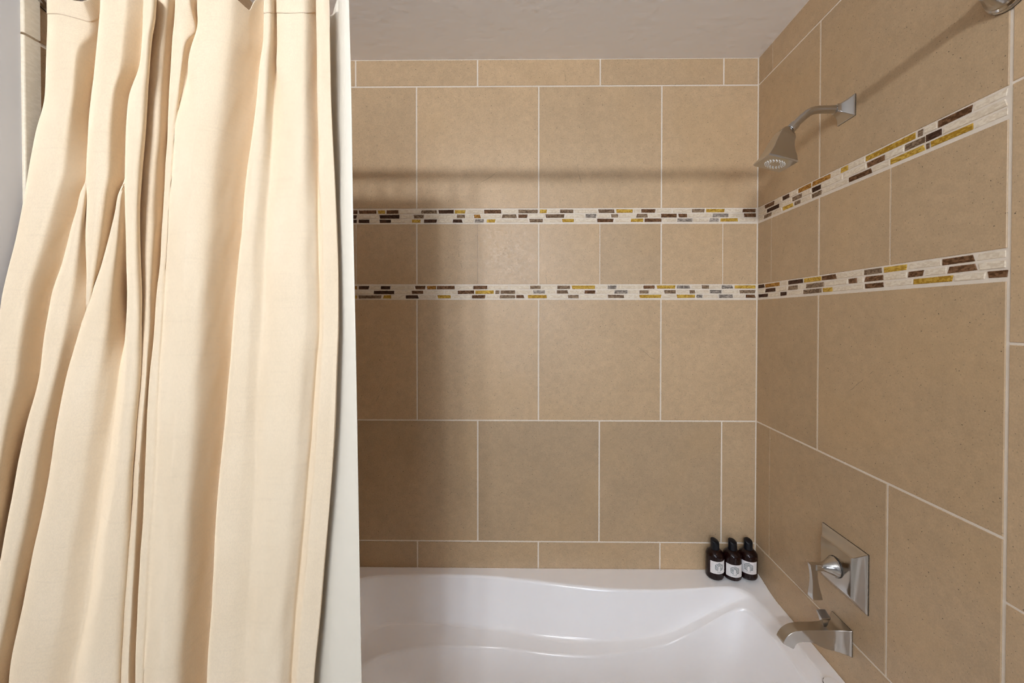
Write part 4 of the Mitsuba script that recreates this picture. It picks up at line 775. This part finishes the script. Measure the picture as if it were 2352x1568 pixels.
def bottle(x, y, z, facing, label_z, words, ink, text_label, lift, tag_label):
    key = key_for("pump_bottle" if False else "toiletry_bottle")
    prof = smooth_path(BPROF[1:-2], 60)
    me = lathe([(0, .0004)] + [tuple(p) for p in prof] + [(.0, .1022)], 72, (x, y, z))
    put("body", me, "m_amber", key, 40)
    # disc-top cap: a collar and a slanted, rounded top
    segs, out = 40, []
    a = np.arange(segs) * 2 * math.pi / segs
    fd = np.array([math.sin(facing + .7), -math.cos(facing + .7)])
    for r, h in ((.0128, .1000), (.0149, .1004), (.0151, .1020), (.0149, .1200)):
        out.append(np.stack([x + r * np.cos(a), y + r * np.sin(a), np.full(segs, z + h)], 1))
    for sc, up in ((1.0, 0), (.97, .0012), (.88, .0026), (.70, .0040), (.4, .0048)):
        px, py = .0149 * sc * np.cos(a), .0137 * sc * np.sin(a)
        sl = -(px * fd[0] + py * fd[1]) * .42
        out.append(np.stack([x + px, y + py, z + .1290 + sl + up], 1))
    put("cap", loft(out), "m_cap", key, 40)
    rr = BR + .00035
    la = np.linspace(-.98, .98, 49) + facing
    lz = (label_z, label_z + .0440)
    ring = lambda r, ang, zz_: np.stack([x + r * np.sin(ang), y - r * np.cos(ang), np.full(len(np.atleast_1d(ang)), z + zz_)], 1)
    P = np.stack([ring(rr, la, h) for h in np.linspace(lz[0], lz[1], 5)])
    Pi = np.stack([ring(rr - .0005, la, h) for h in np.linspace(lz[0], lz[1], 5)])
    v, q = grid(P)
    v2, q2 = grid(Pi)
    m = len(v)
    idx = np.arange(m).reshape(5, 49)
    loop = np.r_[idx[0], idx[1:, -1], idx[-1, :-1][::-1], idx[1:-1, 0][::-1]]
    me = mesh(np.vstack([v, v2]), np.vstack([q, q2[:, ::-1] + m, np.stack([np.roll(loop, -1), loop, loop + m, np.roll(loop, -1) + m], 1)]))
    lab = put("label", me, "m_label", key, 30)
    tag(lab, "white paper label with a dark house emblem")

    def wrap(m2, depth=.00018):
        """Flat artwork (metres, centred on the label) bent round the bottle."""
        V = m2.vertices.copy()
        ang = V[:, 0] / rr + facing
        r = rr + .0001 + np.clip(V[:, 2], 0, depth)
        m2.vertices = np.stack([x + r * np.sin(ang), y - r * np.cos(ang), z + V[:, 1]], 1)
        return m2

    lines, zc_ = [], label_z + .0245
    stroke = .00165
    for sc, feet in ((1.0, True), (.68, False), (.38, False)):
        h, top_, low_ = .0132 * sc, .0142 * sc + .0002, -.0085
        sh = .0070 * sc
        pts = [(-h, low_ + (0 if feet else .0030 * 0)), (-h, sh), (0, top_), (h, sh), (h, low_)]
        if feet:
            pts = [(-.0036, -.0120), (-h, low_)] + pts[1:4] + [(h, low_), (.0036, -.0120)]
        else:
            pts[0], pts[-1] = (-h, low_ + .0012), (h, low_ + .0012)
        for (x0, y0), (x1, y1) in zip(pts, pts[1:]):
            d = np.array([x1 - x0, y1 - y0])
            ln = np.linalg.norm(d)
            d /= ln
            nrm = np.array([-d[1], d[0]]) * stroke / 2
            k = max(2, int(ln / .0012))
            tq = np.linspace(-stroke * .4 / ln, 1 + stroke * .4 / ln, k + 1)
            a0 = np.array([x0, y0]) + nrm + tq[:, None] * d * ln
            a1 = np.array([x0, y0]) - nrm + tq[:, None] * d * ln
            PP = np.stack([np.column_stack([a1, np.full(k + 1, .00016)]), np.column_stack([a0, np.full(k + 1, .00016)])])
            v, q = grid(PP)
            lines.append(mesh(v + [0, zc_, 0], q))
    put("emblem", wrap(join(*lines)), "m_ink", lab, False)
    tm = meshkit.text_mesh(words, .0022, .00018, True)
    tm.vertices = tm.vertices - [tm.bounds[:, 0].mean(), 0, 0] + [0, label_z + .0065, 0]
    tm = tm.subdivide_to_size(.0016)
    put("lettering", wrap(tm), ink, lab, False)
    tag(key, tag_label, "bottle", "small amber bottles in the tub corner")


BZ = EYE - .9545 + .0004
bottle(-.1690, -.0352, BZ, math.radians(4), .0255, "Shampoo", "m_ink_pale", "", 0, "amber bottle with black cap, left of the three in the tub corner")
bottle(-.1058, -.0385, BZ, math.radians(-11), .0155, "Body Wash", "m_ink", "", 0, "amber bottle whose white label sits lowest, middle of the three in the corner")
bottle(-.0462, -.0345, BZ, math.radians(-25), .0245, "Conditioner", "m_ink_pale", "", 0, "amber bottle with black cap, pushed into the corner against the right wall")

# ------------------------------------------------------------------ lamps behind the camera
LX, LY, LZ = -1.18, -2.60, 2.14
put("stem", tube([(LX, LY - .05, CEIL - .001), (LX, LY - .05, LZ + .2), (LX, LY - .05, LZ + .11)], .009, 12), "m_nickel", "spot_bar", 40)
put("canopy_plate", lathe([(.0, .0), (.058, .0), (.060, .006), (.055, .016), (.0, .018)], 32, (LX, LY - .05, CEIL - .019)), "m_nickel", "spot_bar", 40)
put("bar", tube([(LX - .25, LY - .05, LZ + .11), (LX, LY - .05, LZ + .11), (LX + .25, LY - .05, LZ + .11)], .011, 16), "m_nickel", "spot_bar", 40)
aim = np.array([-.02, 1.0, -.04])
aim /= np.linalg.norm(aim)
sx_ = np.cross(aim, [0, 0, 1.0])
sx_ /= np.linalg.norm(sx_)
MT = np.eye(4)
MT[:3, 0], MT[:3, 1], MT[:3, 2] = sx_, np.cross(aim, sx_), aim
for k in range(3):
    x0 = LX - .17 + .17 * k
    MT[:3, 3] = (x0, LY, LZ)
    cup = lathe([(.0, -.085), (.020, -.085), (.026, -.07), (.048, -.02), (.056, .030), (.0545, .030), (.0500, -.006), (.0, -.006)], 36)
    cup.apply_transform(MT)
    sh = put("shade", cup, "m_nickel", "spot_bar", 40)
    put("arm", tube([(x0, LY - .05, LZ + .105), (x0, LY - .055, LZ + .06), (x0, LY - .06, LZ + .012)], .006, 10), "m_nickel", "spot_bar", 40)
    disc = lathe([(.0, -.005), (.048, -.005), (.048, .0), (.0, .0015)], 36)
    disc.apply_transform(MT)
    put("bulb", disc, "m_label", "spot_bar", 40, emitter={"type": "area", "radiance": rgb(*LAMP)})
tag("spot_bar", "nickel bar with three small spotlights under the ceiling behind the camera", "spot light")
